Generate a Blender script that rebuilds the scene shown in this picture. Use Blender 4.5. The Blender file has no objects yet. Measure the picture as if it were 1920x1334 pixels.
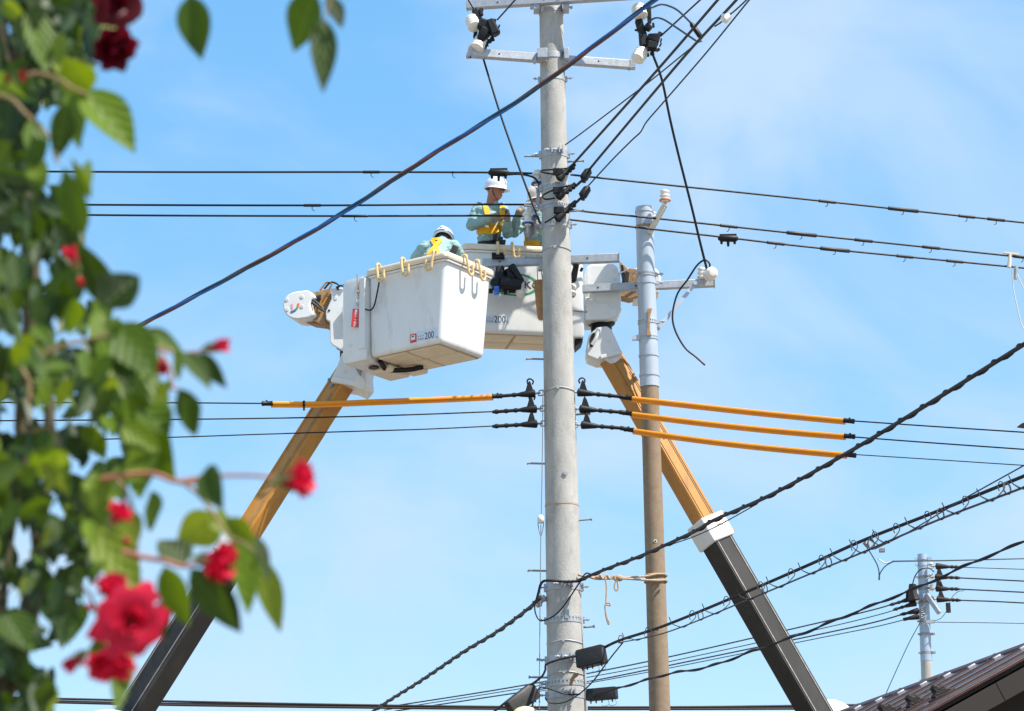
import bpy, bmesh, math, random
import numpy as np
from mathutils import Vector, Matrix, noise
from mathutils.bvhtree import BVHTree
sc = bpy.context.scene
col = sc.collection
rnd = random.Random(11)

# ------------------------------------------------------------------ camera
TH, ROLL, CZ, FPX, IW, IH = math.radians(16), math.radians(.95), 1.6, 5000.0, 1920, 1334
FWD = Vector((0, math.cos(TH), math.sin(TH))); UP0 = Vector((0, -math.sin(TH), math.cos(TH))); R0 = Vector((1, 0, 0))
UP = UP0*math.cos(ROLL)+R0*math.sin(ROLL); RT = R0*math.cos(ROLL)-UP0*math.sin(ROLL)
CAM = Vector((0, 0, CZ))
cd = bpy.data.cameras.new('camera'); cam = bpy.data.objects.new('camera', cd); col.objects.link(cam)
cd.sensor_width = 36; cd.lens = 36*FPX/IW; cd.clip_start = .05; cd.clip_end = 3000
cam.matrix_world = Matrix(((RT.x, UP.x, -FWD.x, 0), (RT.y, UP.y, -FWD.y, 0), (RT.z, UP.z, -FWD.z, CZ), (0, 0, 0, 1)))
cd.dof.use_dof = True; cd.dof.focus_distance = 31; cd.dof.aperture_fstop = 10.5; cd.dof.aperture_blades = 8
sc.camera = cam

# ------------------------------------------------------------------ sky, sun, exposure
SUN_AZ, SUN_EL = math.radians(118), math.radians(56)
w = bpy.data.worlds.new('World'); sc.world = w; w.use_nodes = True
nt = w.node_tree; nt.nodes.clear()
def wn(t, **k):
    n = nt.nodes.new(t)
    for a, b in k.items(): setattr(n, a, b)
    return n
out = wn('ShaderNodeOutputWorld'); bg = wn('ShaderNodeBackground'); sky = wn('ShaderNodeTexSky')
sky.sky_type = 'NISHITA'; sky.sun_disc = False; sky.sun_elevation = SUN_EL; sky.sun_rotation = SUN_AZ
sky.air_density = 1.0; sky.dust_density = .3; sky.ozone_density = 1.5; sky.altitude = 50
tc = wn('ShaderNodeTexCoord'); mp = wn('ShaderNodeMapping'); mp.inputs['Scale'].default_value = (3.2, 3.2, 4.6); mp.inputs['Rotation'].default_value = (0, -.3, 0); mp.inputs['Location'].default_value = (2.3, .27, 0)
n1 = wn('ShaderNodeTexNoise'); n1.inputs['Scale'].default_value = 1.7; n1.inputs['Detail'].default_value = 5; n1.inputs['Roughness'].default_value = .54; n1.inputs['Distortion'].default_value = .5
rp = wn('ShaderNodeValToRGB'); rp.color_ramp.elements[0].position = .37; rp.color_ramp.elements[1].position = .69; rp.color_ramp.interpolation = 'EASE'
rp.color_ramp.elements[0].color = (0, 0, 0, 1); rp.color_ramp.elements[1].color = (.78, .78, .78, 1)
hs = wn('ShaderNodeHueSaturation'); hs.inputs['Saturation'].default_value = 2.4; hs.inputs['Value'].default_value = 2.98
mx = wn('ShaderNodeMix', data_type='RGBA'); mx.inputs['B'].default_value = (3.3, 4.15, 5.2, 1)
L = nt.links.new
L(tc.outputs['Generated'], mp.inputs['Vector']); L(mp.outputs['Vector'], n1.inputs['Vector']); L(n1.outputs['Fac'], rp.inputs['Fac'])
gm = wn('ShaderNodeGamma'); gm.inputs['Gamma'].default_value = .38; L(sky.outputs['Color'], gm.inputs['Color']); L(gm.outputs['Color'], hs.inputs['Color']); L(hs.outputs['Color'], mx.inputs['A']); L(rp.outputs['Color'], mx.inputs['Factor'])
L(mx.outputs['Result'], bg.inputs['Color']); bg.inputs['Strength'].default_value = .115; L(bg.outputs['Background'], out.inputs['Surface'])
sd = bpy.data.lights.new('sun', 'SUN'); sd.energy = 4.6; sd.angle = math.radians(.5); sd.color = (1, .95, .87)
sun = bpy.data.objects.new('sun', sd); col.objects.link(sun)
SUNV = Vector((math.sin(SUN_AZ)*math.cos(SUN_EL), math.cos(SUN_AZ)*math.cos(SUN_EL), math.sin(SUN_EL)))
sun.rotation_euler = SUNV.to_track_quat('Z', 'Y').to_euler(); sun.location = (20, -10, 40)
vs = sc.view_settings; vs.view_transform = 'Standard'; vs.look = 'None'; vs.exposure = .8; vs.gamma = 1; vs.use_curve_mapping = False
sc.cycles.use_denoising = True

# ------------------------------------------------------------------ geometry helpers
def ray(x, y): return FWD+RT*((x-IW/2)/FPX)+UP*((IH/2-y)/FPX)
def P(x, y, Y): d = ray(x, y); return CAM+d*(Y/d.y)              # a point of the photograph at distance Y
def Pz(x, y, z): d = ray(x, y); return CAM+d*((z-CZ)/d.z)         # the same at height z
def proj(p): q = p-CAM; s = q.dot(FWD); return IW/2+FPX*q.dot(RT)/s, IH/2-FPX*q.dot(UP)/s
def mpp(Y): return (Y/math.cos(TH))/FPX                           # metres per photograph pixel
def frame(d):
    d = d.normalized(); a = Vector((0, 0, 1)) if abs(d.z) < .9 else Vector((1, 0, 0))
    u = d.cross(a).normalized(); return u, d.cross(u).normalized(), d
def smooth(pts, n=6):
    if len(pts) < 3: return list(pts)
    o = []
    for i in range(len(pts)-1):
        p0 = pts[i-1] if i else pts[0]*2-pts[1]
        p1, p2 = pts[i], pts[i+1]
        p3 = pts[i+2] if i+2 < len(pts) else pts[-1]*2-pts[-2]
        for k in range(n):
            t = k/n
            o.append(.5*((2*p1)+(p2-p0)*t+(2*p0-5*p1+4*p2-p3)*t*t+(3*p1-p0-3*p2+p3)*t**3))
    o.append(pts[-1]); return o

class MB:
    def __init__(s): s.v = []; s.f = []; s.m = []; s.mi = 0
    def add(s, vs, fs):
        b = len(s.v); s.v += [Vector(v) for v in vs]
        for f in fs: s.f.append([b+i for i in f]); s.m.append(s.mi)
        return s
    def box(s, c, size, ax=None):
        c = Vector(c); X, Y, Z = ax if ax else (Vector((1, 0, 0)), Vector((0, 1, 0)), Vector((0, 0, 1)))
        h = [q/2 for q in size]
        vs = [c+X*h[0]*i+Y*h[1]*j+Z*h[2]*k for k in (-1, 1) for j in (-1, 1) for i in (-1, 1)]
        return s.add(vs, [(0, 2, 3, 1), (4, 5, 7, 6), (0, 1, 5, 4), (2, 6, 7, 3), (0, 4, 6, 2), (1, 3, 7, 5)])
    def beam(s, a, b, wd, hg, up=Vector((0, 0, 1))):
        d = (b-a); x = d.normalized(); y = up.cross(x).normalized(); z = x.cross(y)
        return s.box((a+b)/2, (d.length, wd, hg), (x, y, z))
    def tube(s, path, r, n=8, cap=True):
        path = [Vector(p) for p in path]; k = len(path)
        rs = r if isinstance(r, (list, tuple)) else [r]*k
        t = (path[1]-path[0]).normalized(); u, v, _ = frame(t); vs = []
        for i in range(k):
            tt = (path[min(i+1, k-1)]-path[max(i-1, 0)])
            if tt.length > 1e-9: tt.normalize()
            else: tt = t
            q = t.rotation_difference(tt); u = q @ u; t = tt
            u = (u-t*u.dot(t)).normalized(); v = t.cross(u)
            for j in range(n):
                a = 2*math.pi*j/n; vs.append(path[i]+(u*math.cos(a)+v*math.sin(a))*rs[i])
        fs = [(i*n+j, i*n+(j+1) % n, (i+1)*n+(j+1) % n, (i+1)*n+j) for i in range(k-1) for j in range(n)]
        if cap: fs += [tuple(range(n-1, -1, -1)), tuple((k-1)*n+j for j in range(n))]
        return s.add(vs, fs)
    def lathe(s, o, d, prof, n=16):
        u, v, d = frame(Vector(d)); o = Vector(o); k = len(prof); vs = []
        for r, h in prof:
            for j in range(n):
                a = 2*math.pi*j/n; vs.append(o+d*h+(u*math.cos(a)+v*math.sin(a))*max(r, 1e-4))
        fs = [(i*n+j, i*n+(j+1) % n, (i+1)*n+(j+1) % n, (i+1)*n+j) for i in range(k-1) for j in range(n)]
        fs += [tuple(range(n-1, -1, -1)), tuple((k-1)*n+j for j in range(n))]
        return s.add(vs, fs)
    def ball(s, c, r, n=10, ax=None):
        c = Vector(c); X, Y, Z = ax if ax else (Vector((1, 0, 0)), Vector((0, 1, 0)), Vector((0, 0, 1)))
        rr = r if isinstance(r, (list, tuple)) else (r, r, r); vs = []; k = n//2+1
        for i in range(1, k):
            p = math.pi*i/k
            for j in range(n):
                a = 2*math.pi*j/n; vs.append(c+X*rr[0]*math.sin(p)*math.cos(a)+Y*rr[1]*math.sin(p)*math.sin(a)-Z*rr[2]*math.cos(p))
        fs = [(i*n+j, i*n+(j+1) % n, (i+1)*n+(j+1) % n, (i+1)*n+j) for i in range(k-2) for j in range(n)]
        b = len(vs); vs += [c-Z*rr[2], c+Z*rr[2]]
        fs += [(b, (j+1) % n, j) for j in range(n)]+[(b+1, (k-2)*n+j, (k-2)*n+(j+1) % n) for j in range(n)]
        return s.add(vs, fs)
    def prism(s, poly, o, u, v, w_):
        """polygon poly (u,v pairs) at o, extruded by the vector w_"""
        n = len(poly); a = [o+u*p[0]+v*p[1] for p in poly]
        if u.cross(v).dot(w_) < 0: a.reverse()
        vs = a+[p+w_ for p in a]
        return s.add(vs, [tuple(range(n-1, -1, -1)), tuple(range(n, 2*n))]+[(i, (i+1) % n, n+(i+1) % n, n+i) for i in range(n)])
    def loft(s, rings, cap0=True, cap1=True):
        n = len(rings[0]); vs = [p for r in rings for p in r]; k = len(rings)
        fs = [(i*n+j, i*n+(j+1) % n, (i+1)*n+(j+1) % n, (i+1)*n+j) for i in range(k-1) for j in range(n)]
        if cap0: fs.append(tuple(range(n-1, -1, -1)))
        if cap1: fs.append(tuple((k-1)*n+j for j in range(n)))
        return s.add(vs, fs)
    def ribbon(s, pts, nor, wd, th):
        rings = []
        for i, p in enumerate(pts):
            t = (pts[min(i+1, len(pts)-1)]-pts[max(i-1, 0)]).normalized(); n_ = nor[i].normalized(); b = t.cross(n_).normalized()
            rings.append([p-b*wd/2, p+b*wd/2, p+b*wd/2+n_*th, p-b*wd/2+n_*th])
        return s.loft(rings)

ORG = {}
def mesh_of(name, mb, mats, org):
    me = bpy.data.meshes.new(name)
    me.from_pydata([v-org for v in mb.v], [], mb.f)
    for m in (mats if isinstance(mats, (list, tuple)) else [mats]): me.materials.append(m)
    if any(mb.m): me.polygons.foreach_set('material_index', mb.m)
    me.polygons.foreach_set('use_smooth', [True]*len(me.polygons)); me.set_sharp_from_angle(angle=math.radians(38)); me.update()
    return me
def obj(name, mb, mats, parent=None, bevel=0, recalc=True):
    if parent is None:
        xs = [v for v in mb.v]; org = Vector((sum(v.x for v in xs)/len(xs), sum(v.y for v in xs)/len(xs), min(v.z for v in xs)))
    else: org = ORG[parent.name]
    me = mesh_of(name, mb, mats, org)
    if recalc:
        bm = bmesh.new(); bm.from_mesh(me); bmesh.ops.recalc_face_normals(bm, faces=bm.faces); bm.to_mesh(me); bm.free()
    o = bpy.data.objects.new(name, me); col.objects.link(o)
    if parent is None: o.location = org
    else: o.parent = parent
    ORG[o.name] = org
    if bevel:
        b = o.modifiers.new('bevel', 'BEVEL'); b.width = bevel; b.segments = 2; b.limit_method = 'ANGLE'; b.angle_limit = math.radians(40)
        b.harden_normals = False
    return o
def tag(o, label, cat, group=None, kind=None):
    if label: o['label'] = label
    if cat: o['category'] = cat
    if group: o['group'] = group
    if kind: o['kind'] = kind
    return o
def thing(name, loc, label, cat, group=None):
    o = bpy.data.objects.new(name, None); col.objects.link(o); o.location = loc; o.empty_display_size = .2
    ORG[o.name] = Vector(loc); return tag(o, label, cat, group)

# ------------------------------------------------------------------ materials
def mat(name, c, rough=.5, metal=0, var=.12, scale=6, bump=0, bscale=40, c2=None, c2pos=(.5, .7), stretch=(1, 1, 1), spec=.5, detail=5, sub=0):
    m = bpy.data.materials.new(name); m.use_nodes = True; t = m.node_tree; bs = t.nodes['Principled BSDF']
    bs.inputs['Roughness'].default_value = rough; bs.inputs['Metallic'].default_value = metal; bs.inputs['Specular IOR Level'].default_value = spec
    co = t.nodes.new('ShaderNodeTexCoord'); mpn = t.nodes.new('ShaderNodeMapping'); mpn.inputs['Scale'].default_value = stretch
    t.links.new(co.outputs['Object'], mpn.inputs['Vector'])
    nz = t.nodes.new('ShaderNodeTexNoise'); nz.inputs['Scale'].default_value = scale; nz.inputs['Detail'].default_value = detail; nz.inputs['Roughness'].default_value = .62
    t.links.new(mpn.outputs['Vector'], nz.inputs['Vector'])
    r = t.nodes.new('ShaderNodeValToRGB'); e = r.color_ramp.elements
    e[0].position = .28; e[1].position = .72
    e[0].color = (*[q*(1-var) for q in c], 1); e[1].color = (*[min(1, q*(1+var)) for q in c], 1)
    t.links.new(nz.outputs['Fac'], r.inputs['Fac']); src = r.outputs['Color']
    if c2:
        n2 = t.nodes.new('ShaderNodeTexNoise'); n2.inputs['Scale'].default_value = scale*2.3; n2.inputs['Detail'].default_value = 6; n2.inputs['Roughness'].default_value = .7
        t.links.new(mpn.outputs['Vector'], n2.inputs['Vector'])
        r2 = t.nodes.new('ShaderNodeValToRGB'); r2.color_ramp.elements[0].position = c2pos[0]; r2.color_ramp.elements[1].position = c2pos[1]
        t.links.new(n2.outputs['Fac'], r2.inputs['Fac'])
        mxn = t.nodes.new('ShaderNodeMix'); mxn.data_type = 'RGBA'; mxn.inputs['B'].default_value = (*c2, 1)
        t.links.new(src, mxn.inputs['A']); t.links.new(r2.outputs['Color'], mxn.inputs['Factor']); src = mxn.outputs['Result']
    t.links.new(src, bs.inputs['Base Color'])
    rr = t.nodes.new('ShaderNodeMapRange'); rr.inputs['To Min'].default_value = max(.02, rough-.1); rr.inputs['To Max'].default_value = min(1, rough+.12)
    t.links.new(nz.outputs['Fac'], rr.inputs['Value']); t.links.new(rr.outputs['Result'], bs.inputs['Roughness'])
    if bump:
        nb = t.nodes.new('ShaderNodeTexNoise'); nb.inputs['Scale'].default_value = bscale; nb.inputs['Detail'].default_value = 4
        t.links.new(mpn.outputs['Vector'], nb.inputs['Vector'])
        bp = t.nodes.new('ShaderNodeBump'); bp.inputs['Strength'].default_value = bump; bp.inputs['Distance'].default_value = .02
        t.links.new(nb.outputs['Fac'], bp.inputs['Height']); t.links.new(bp.outputs['Normal'], bs.inputs['Normal'])
    if sub:
        bs.inputs['Subsurface Weight'].default_value = sub; bs.inputs['Subsurface Radius'].default_value = (.01, .004, .002)
    return m
M = dict(
    concrete=mat('concrete', (.405, .39, .36), .88, var=.2, scale=4.5, bump=.3, bscale=90, c2=(.265, .25, .23), c2pos=(.52, .82), stretch=(1, 1, .45)),
    ring=mat('concrete_mould_line', (.42, .33, .25), .9, var=.2, scale=20),
    old_concrete=mat('weathered_concrete', (.265, .19, .125), .95, var=.16, scale=14, bump=.15, bscale=160, c2=(.34, .28, .21), c2pos=(.62, .68)),
    sleeve=mat('pale_blue_steel', (.43, .48, .545), .45, .15, var=.08, scale=5, c2=(.40, .42, .45), c2pos=(.64, .78), stretch=(1, 1, .6)),
    zinc=mat('galvanised_steel', (.40, .42, .45), .5, .35, var=.16, scale=16, bump=.1, bscale=60, c2=(.36, .37, .38), c2pos=(.55, .72)),
    zinc_dark=mat('dull_galvanised_steel', (.30, .29, .28), .55, .4, var=.2, scale=30),
    white=mat('white_fibreglass', (.72, .72, .70), .34, var=.06, scale=3, c2=(.52, .49, .44), c2pos=(.52, .82), stretch=(1, 1, .3)),
    whiteb=mat('white_boom_cover', (.70, .70, .68), .38, var=.05, scale=4, c2=(.55, .53, .49), c2pos=(.62, .8)),
    cream=mat('cream_fibreglass', (.70, .62, .50), .5, var=.1, scale=5),
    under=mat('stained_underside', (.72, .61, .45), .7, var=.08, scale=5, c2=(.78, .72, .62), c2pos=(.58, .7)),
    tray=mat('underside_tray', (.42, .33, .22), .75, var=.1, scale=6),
    lip=mat('cream_rim', (.72, .62, .47), .5, var=.1, scale=7),
    hook=mat('yellowed_nylon', (.72, .50, .22), .45, var=.1, scale=20),
    orange=mat('orange_boom_paint', (.46, .205, .03), .42, var=.13, scale=2.6, c2=(.28, .12, .03), c2pos=(.52, .78), stretch=(1, 1, .35)),
    cover=mat('orange_rubber_cover', (.80, .27, .010), .38, var=.1, scale=5, spec=.4),
    black=mat('black_boom_steel', (.014, .012, .010), .5, 0, spec=.35, var=.3, scale=1.6, c2=(.03, .026, .022), c2pos=(.45, .7), stretch=(1, 1, .35)),
    boomedge=mat('worn_edge_steel', (.30, .27, .24), .4, .5, var=.3, scale=12),
    rubber=mat('black_rubber', (.007, .007, .008), .5, spec=.3, var=.3, scale=30, bump=.15, bscale=80),
    wire=mat('black_cable', (.006, .006, .007), .5, spec=.3, var=.2, scale=12),
    wire_grey=mat('grey_cable', (.028, .025, .026), .55, spec=.3, var=.25, scale=8),
    wire_brown=mat('dark_brown_cable', (.022, .014, .013), .6, spec=.3, var=.3, scale=8),
    strand=mat('steel_strand', (.26, .26, .27), .5, .5, var=.2, scale=60),
    blue=mat('blue_cable', (.02, .11, .36), .35, var=.2, scale=10),
    red_cable=mat('maroon_cable', (.14, .045, .03), .4, var=.2, scale=10),
    teal_cable=mat('dark_teal_cable', (.015, .06, .085), .4, var=.2, scale=10),
    thin_white=mat('white_plastic_cord', (.6, .6, .6), .5, var=.05),
    porcelain=mat('white_porcelain', (.76, .73, .66), .18, var=.05, scale=10),
    brown=mat('rusty_tan_steel', (.36, .22, .11), .7, .1, var=.3, scale=9, c2=(.13, .08, .05), c2pos=(.55, .7), bump=.2, bscale=60),
    rope=mat('hemp_rope', (.50, .35, .22), .9, var=.2, scale=60, bump=.6, bscale=220),
    canvas=mat('tan_canvas', (.40, .225, .10), .9, var=.2, scale=12, bump=.4, bscale=40),
    cloth=mat('pale_teal_workwear', (.265, .405, .39), .9, var=.12, scale=14, bump=.55, bscale=22),
    skin=mat('skin', (.40, .17, .115), .55, var=.08, scale=12, sub=.1),
    glove=mat('tan_leather_gloves', (.32, .245, .18), .85, var=.25, scale=50, bump=.4, bscale=120),
    hair=mat('black_hair', (.012, .010, .009), .5, var=.3, scale=80),
    helmet=mat('white_helmet', (.70, .70, .74), .22, var=.02, scale=4),
    helmet2=mat('ivory_helmet', (.68, .60, .52), .25, var=.04, scale=4),
    band_blue=mat('dark_blue_stripe', (.03, .06, .25), .4, var=.05),
    harness=mat('yellow_webbing', (.84, .42, .012), .75, var=.1, scale=30, bump=.3, bscale=200),
    belt=mat('black_belt', (.025, .022, .022), .6, var=.2, scale=30),
    red=mat('red_plastic', (.62, .035, .03), .35, var=.1, scale=9),
    print_black=mat('black_print', (.02, .02, .022), .5, var=.05),
    print_white=mat('white_print', (.75, .75, .76), .5, var=.03),
    print_grey=mat('grey_print', (.33, .34, .38), .5, var=.05),
    sticker=mat('pale_blue_sticker', (.60, .65, .74), .4, var=.03),
    green=mat('green_print', (.02, .30, .15), .45, var=.05),
    orange_print=mat('orange_print', (.75, .15, .03), .45, var=.05),
    pink_print=mat('pink_print', (.75, .3, .3), .45, var=.05),
    box_plastic=mat('weathered_closure_plastic', (.02, .019, .018), .5, spec=.3, var=.25, scale=9, c2=(.06, .053, .04), c2pos=(.55, .75)),
    lampcap=mat('pale_yellow_plastic', (.74, .72, .42), .45, var=.06),
    far_steel=mat('distant_blue_steel', (.36, .44, .54), .5, .1, var=.06, scale=5),
    roof=mat('brown_steel_roofing', (.19, .16, .15), .27, .7, var=.15, scale=3, c2=(.10, .06, .05), c2pos=(.52, .7)),
    seam=mat('dark_red_brown_seam', (.05, .014, .010), .5, .2, var=.25, scale=12),
    wood=mat('dark_brown_boards', (.016, .010, .007), .75, var=.3, scale=6, stretch=(1, 6, 1)),
    snow=mat('dark_cast_snow_guard', (.010, .006, .005), .6, .2, var=.4, scale=20, bump=.5, bscale=60),
    wall=mat('ochre_render', (.35, .30, .24), .9, var=.1, scale=5, bump=.3),
    ground=mat('pale_asphalt', (.22, .19, .15), .95, var=.2, scale=.4, bump=.2, bscale=30),
    blue_clip=mat('blue_plastic', (.02, .10, .42), .4, var=.1),
)
# ------------------------------------------------------------------ ground
g = MB(); g.add([(-500, -300, 0), (500, -300, 0), (500, 900, 0), (-500, 900, 0)], [(0, 1, 2, 3)])
tag(obj('ground', g, M['ground'], recalc=False), 'pale asphalt ground far below the wires', 'ground', kind='structure')
# ------------------------------------------------------------------ poles
def ringband(mb, X, Y, z, r, h, holes=False, n=36, t=.006):
    """a steel strap round a pole; holes = a row of real slots along it"""
    c = Vector((X, Y, 0))
    def pt(a, rr, zz): return Vector((X+rr*math.cos(a), Y+rr*math.sin(a), zz))
    if not holes:
        prof = [(r, -h/2), (r+t, -h/2), (r+t, h/2), (r, h/2)]
        rings = [[pt(2*math.pi*j/n, p[0], z+p[1]) for j in range(n)] for p in prof]
        mb.loft(rings, False, False); return
    n = 60
    for k in range(n):
        a0, a1 = 2*math.pi*k/n, 2*math.pi*(k+1)/n
        for lo, hi, gap in ((-.5, -.22, 0), (-.22, .22, 1), (.22, .5, 0)):
            if gap and k % 2: continue
            v = [pt(a, rr, z+h*e) for e in (lo, hi) for rr in (r-.001, r+t) for a in (a0, a1)]
            mb.add(v, [(2, 3, 7, 6), (0, 4, 5, 1), (0, 1, 3, 2), (4, 6, 7, 5), (0, 2, 6, 4), (1, 5, 7, 3)])
def bolt(mb, p, d, l, r):
    mb.tube([p, p+d*l], r, 8); u, v, dd = frame(d); mb.lathe(p+d*l*.55, d, [(r*1.9, 0), (r*1.9, r*1.6)], 6)

X1, Y1 = .545, 30.0
def R1(z): return .145+(14.35-z)*.0079
def z1(py): return P(1045, py, Y1-.17).z
pole = thing('utility_pole', (X1, Y1, 0), 'tall pale grey concrete utility pole standing in front of the lift buckets', 'utility pole')
mb = MB(); mb.lathe((X1, Y1, 0), (0, 0, 1), [(R1(z*.5), z*.5) for z in range(0, 33)], 40); obj('shaft', mb, M['concrete'], pole)
for py, hole in ((141, 0), (283, 0), (346, 1), (382, 1), (416, 1), (1098, 0), (1160, 1), (1235, 0), (1279, 1), (1301, 0)):
    mb = MB(); z = z1(py); h = .075 if hole else (.09 if py > 200 else .06)
    ringband(mb, X1, Y1, z, R1(z), h, hole)
    for s in (-1, 1):
        c = Vector((X1+s*(R1(z)+.012), Y1-.03, z)); mb.box(c, (.03, .05, h)); bolt(mb, c-Vector((0, .02, 0)), Vector((s, -.25, 0)).normalized(), .075, .009)
    if py in (283, 1098, 1235, 1301):                     # bolted lugs in front
        for dx in (-.03, .06, .1):
            c = Vector((X1+dx, Y1-R1(z)-.02, z+.012)); mb.box(c, (.012, .06, .085)); bolt(mb, c, Vector((-1, -.1, 0)), .09, .01)
    if py == 1160: mb.box((X1+.03, Y1-R1(z)-.008, z+.05), (.045, .012, .11))
    obj('perforated_band' if hole else 'steel_band', mb, M['zinc'], pole)
for py in (463, 728, 1203, 1262):
    mb = MB(); z = z1(py); mb.tube([Vector((X1+(R1(z)+.004)*math.cos(a), Y1+(R1(z)+.004)*math.sin(a), z+.01*math.sin(a*3))) for a in [2*math.pi*k/40 for k in range(41)]], .006, 5)
    mb.box((X1-.02, Y1-R1(z)-.01, z), (.03, .02, .03)); obj('binding_wire', mb, M['zinc'], pole)
mb = MB(); z = z1(943); ringband(mb, X1, Y1, z, R1(z)-.002, .022, t=.006); obj('mould_line', mb, M['ring'], pole)
for px, py in ((985, 293), (1093, 302), (985, 386), (1093, 395), (986, 483), (988, 673), (1105, 776), (990, 869), (1108, 974), (991, 1070), (1113, 1175), (993, 1270), (1008, 1237), (1100, 1300)):
    a = P(px, py, Y1-.02); s = 1 if px > 1050 else -1; mb = MB()
    b = Vector((X1+s*(R1(a.z)-.02), Y1-.02, a.z-.012*(-s)*0-.01))
    mb.tube([b, a], .012, 8); mb.tube([a, a+(a-b).normalized()*.012], .02, 8); obj('step_bolt', mb, M['zinc_dark'], pole)
mb = MB(); c = Vector((X1+.045, Y1-R1(z1(888))-.003, z1(888))); mb.lathe(c, (0, -1, 0), [(.028, 0), (.028, .01), (.014, .012)], 12); obj('earth_plug', mb, M['zinc'], pole)

def cross_arm(parent, a, b, hgt=.085, dep=.075, holes=(.18, .45, .8), bend=None):
    mb = MB(); d = (b-a).normalized(); up = Vector((0, 0, 1)); f = d.cross(up); f = f if f.y < 0 else -f
    mb.beam(a, b, dep, hgt); o = obj('cross_arm', mb, M['zinc'], parent, bevel=.006)
    for t in holes:
        q = a.lerp(b, t)+f*(dep/2+.0015); h = MB(); h.lathe(q, f, [(.011, 0), (.011, .002)], 10); obj('bolt_hole', h, M['print_black'], o)
    for e, s in ((a, -1), (b, 1)):
        h = MB(); h.box(e+d*s*.004, (.008, dep+.016, hgt+.016), (d, up.cross(d), up)); obj('end_plate', h, M['zinc'], o)
    return o
# the two upper arms in front of the pole
zt = P(1036, 2, Y1-.2).z; a = Pz(876, 11, zt); b = Pz(1200, -10, zt); cross_arm(pole, a, b, .1, .09)
zt = P(1036, 104, Y1-.2).z; a = Pz(880, 100, zt); b = Pz(1180, 122, zt); o = cross_arm(pole, a, b, .1, .09)
mb = MB(); mb.prism([(0, 0), (.09, 0), (.11, .12), (.06, .12)], b+Vector((-.02, -.05, -.05)), Vector((1, 0, 0)), Vector((0, 0, 1)), Vector((0, .1, 0)))
obj('arm_bracket', mb, M['zinc'], o); mb = MB(); mb.prism([(0, 0), (-.06, 0), (-.03, .15), (.02, .15)], a+Vector((.02, -.05, -.05)), Vector((1, 0, 0)), Vector((0, 0, 1)), Vector((0, .1, 0))); obj('arm_bracket', mb, M['zinc'], o)
mb = MB(); z = z1(100); ringband(mb, X1, Y1, z, R1(z), .075, t=.008)
mb.box((X1-.12, Y1-.2, z-.02), (.12, .1, .12)); mb.box((X1+.17, Y1-.1, z), (.06, .16, .14)); bolt(mb, Vector((X1-.2, Y1-.2, z-.06)), Vector((-.2, 0, -1)).normalized(), .09, .014); obj('arm_clamp', mb, M['zinc'], pole, bevel=.004)
mb = MB(); z = z1(8); ringband(mb, X1, Y1, z-.04, R1(z), .06, t=.008)
for s in (-1, 1): mb.box((X1+s*.18, Y1-.14, z), (.07, .18, .16)); bolt(mb, Vector((X1+s*.2, Y1-.2, z-.05)), Vector((s, 0, -.3)).normalized(), .06, .012)
obj('arm_clamp', mb, M['zinc'], pole, bevel=.004)
# lower arm behind the pole
a = P(893, 495, 30.34); b = P(1161, 484, 30.14); o = cross_arm(pole, a, b, .1, .08, (.17, .78))
mb = MB(); z = z1(487); mb.prism([(-.1, -.02), (-.02, .1), (.02, .1), (.02, -.05), (-.1, -.05)], Vector((X1-.12, Y1+.03, z)), Vector((1, 0, 0)), Vector((0, 0, 1)), Vector((0, .1, 0))); obj('arm_clamp', mb, M['zinc'], pole, bevel=.004)

# second pole: weathered concrete below, pale blue steel sleeve above
X2, Y2 = 1.631, 30.6
def R2(z): return .102+(12.14-z)*.0040
def z2(py): return P(1220, py, Y2-.11).z
p2 = thing('utility_pole', (X2, Y2, 0), 'thin pole with pale blue steel top on brown concrete, crossing the orange boom', 'utility pole')
zs = z2(722); ztop = z2(384)
mb = MB(); mb.lathe((X2, Y2, 0), (0, 0, 1), [(R2(z)-.004, z) for z in np.linspace(0, zs+.05, 20)], 32); obj('concrete_shaft', mb, M['old_concrete'], p2)
mb = MB(); mb.lathe((X2, Y2, 0), (0, 0, 1), [(R2(z)+.004, z) for z in np.linspace(zs, ztop, 16)]+[(R2(ztop)-.01, ztop+.002), (.02, ztop-.01)], 32); obj('steel_sleeve', mb, M['sleeve'], p2)
for py, hole, m in ((392, 0, 'sleeve'), (421, 0, 'brown'), (511, 1, 'zinc'), (527, 0, 'sleeve'), (600, 1, 'sleeve'), (630, 1, 'sleeve'), (663, 0, 'sleeve'), (700, 0, 'sleeve')):
    mb = MB(); z = z2(py); ringband(mb, X2, Y2, z, R2(z)+.006, .05 if hole else .03, hole, t=.005)
    if py in (511, 527, 600): mb.box((X2+R2(z)+.02, Y2-.02, z), (.04, .04, .04)); bolt(mb, Vector((X2+R2(z)+.02, Y2-.02, z)), Vector((1, -.2, 0)).normalized(), .08, .011)
    if py == 630: mb.box((X2-R2(z)-.04, Y2-.04, z), (.09, .05, .06))
    obj('band', mb, M[m], p2)
mb = MB(); c = P(1216, 604, Y2-.14); mb.prism([(-.03, -.17), (.03, -.17), (.012, -.1), (.02, .08), (.05, .17), (-.01, .17), (-.01, .06)], c, Vector((1, 0, 0)), Vector((0, 0, 1)), Vector((0, .02, 0))); obj('hook_plate', mb, M['brown'], p2, bevel=.003)
a = P(1085, 543, 30.72); b = P(1339, 531, 30.78); o = cross_arm(p2, a, b, .095, .08, (.14, .42), )
mb = MB(); q0 = P(1303, 533, 30.70); q1 = P(1233, 618, 30.62); mb.beam(q0, q1, .03, .045); bolt(mb, q0, Vector((0, -1, 0)), .05, .014); obj('arm_brace', mb, M['sleeve'], p2)
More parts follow.
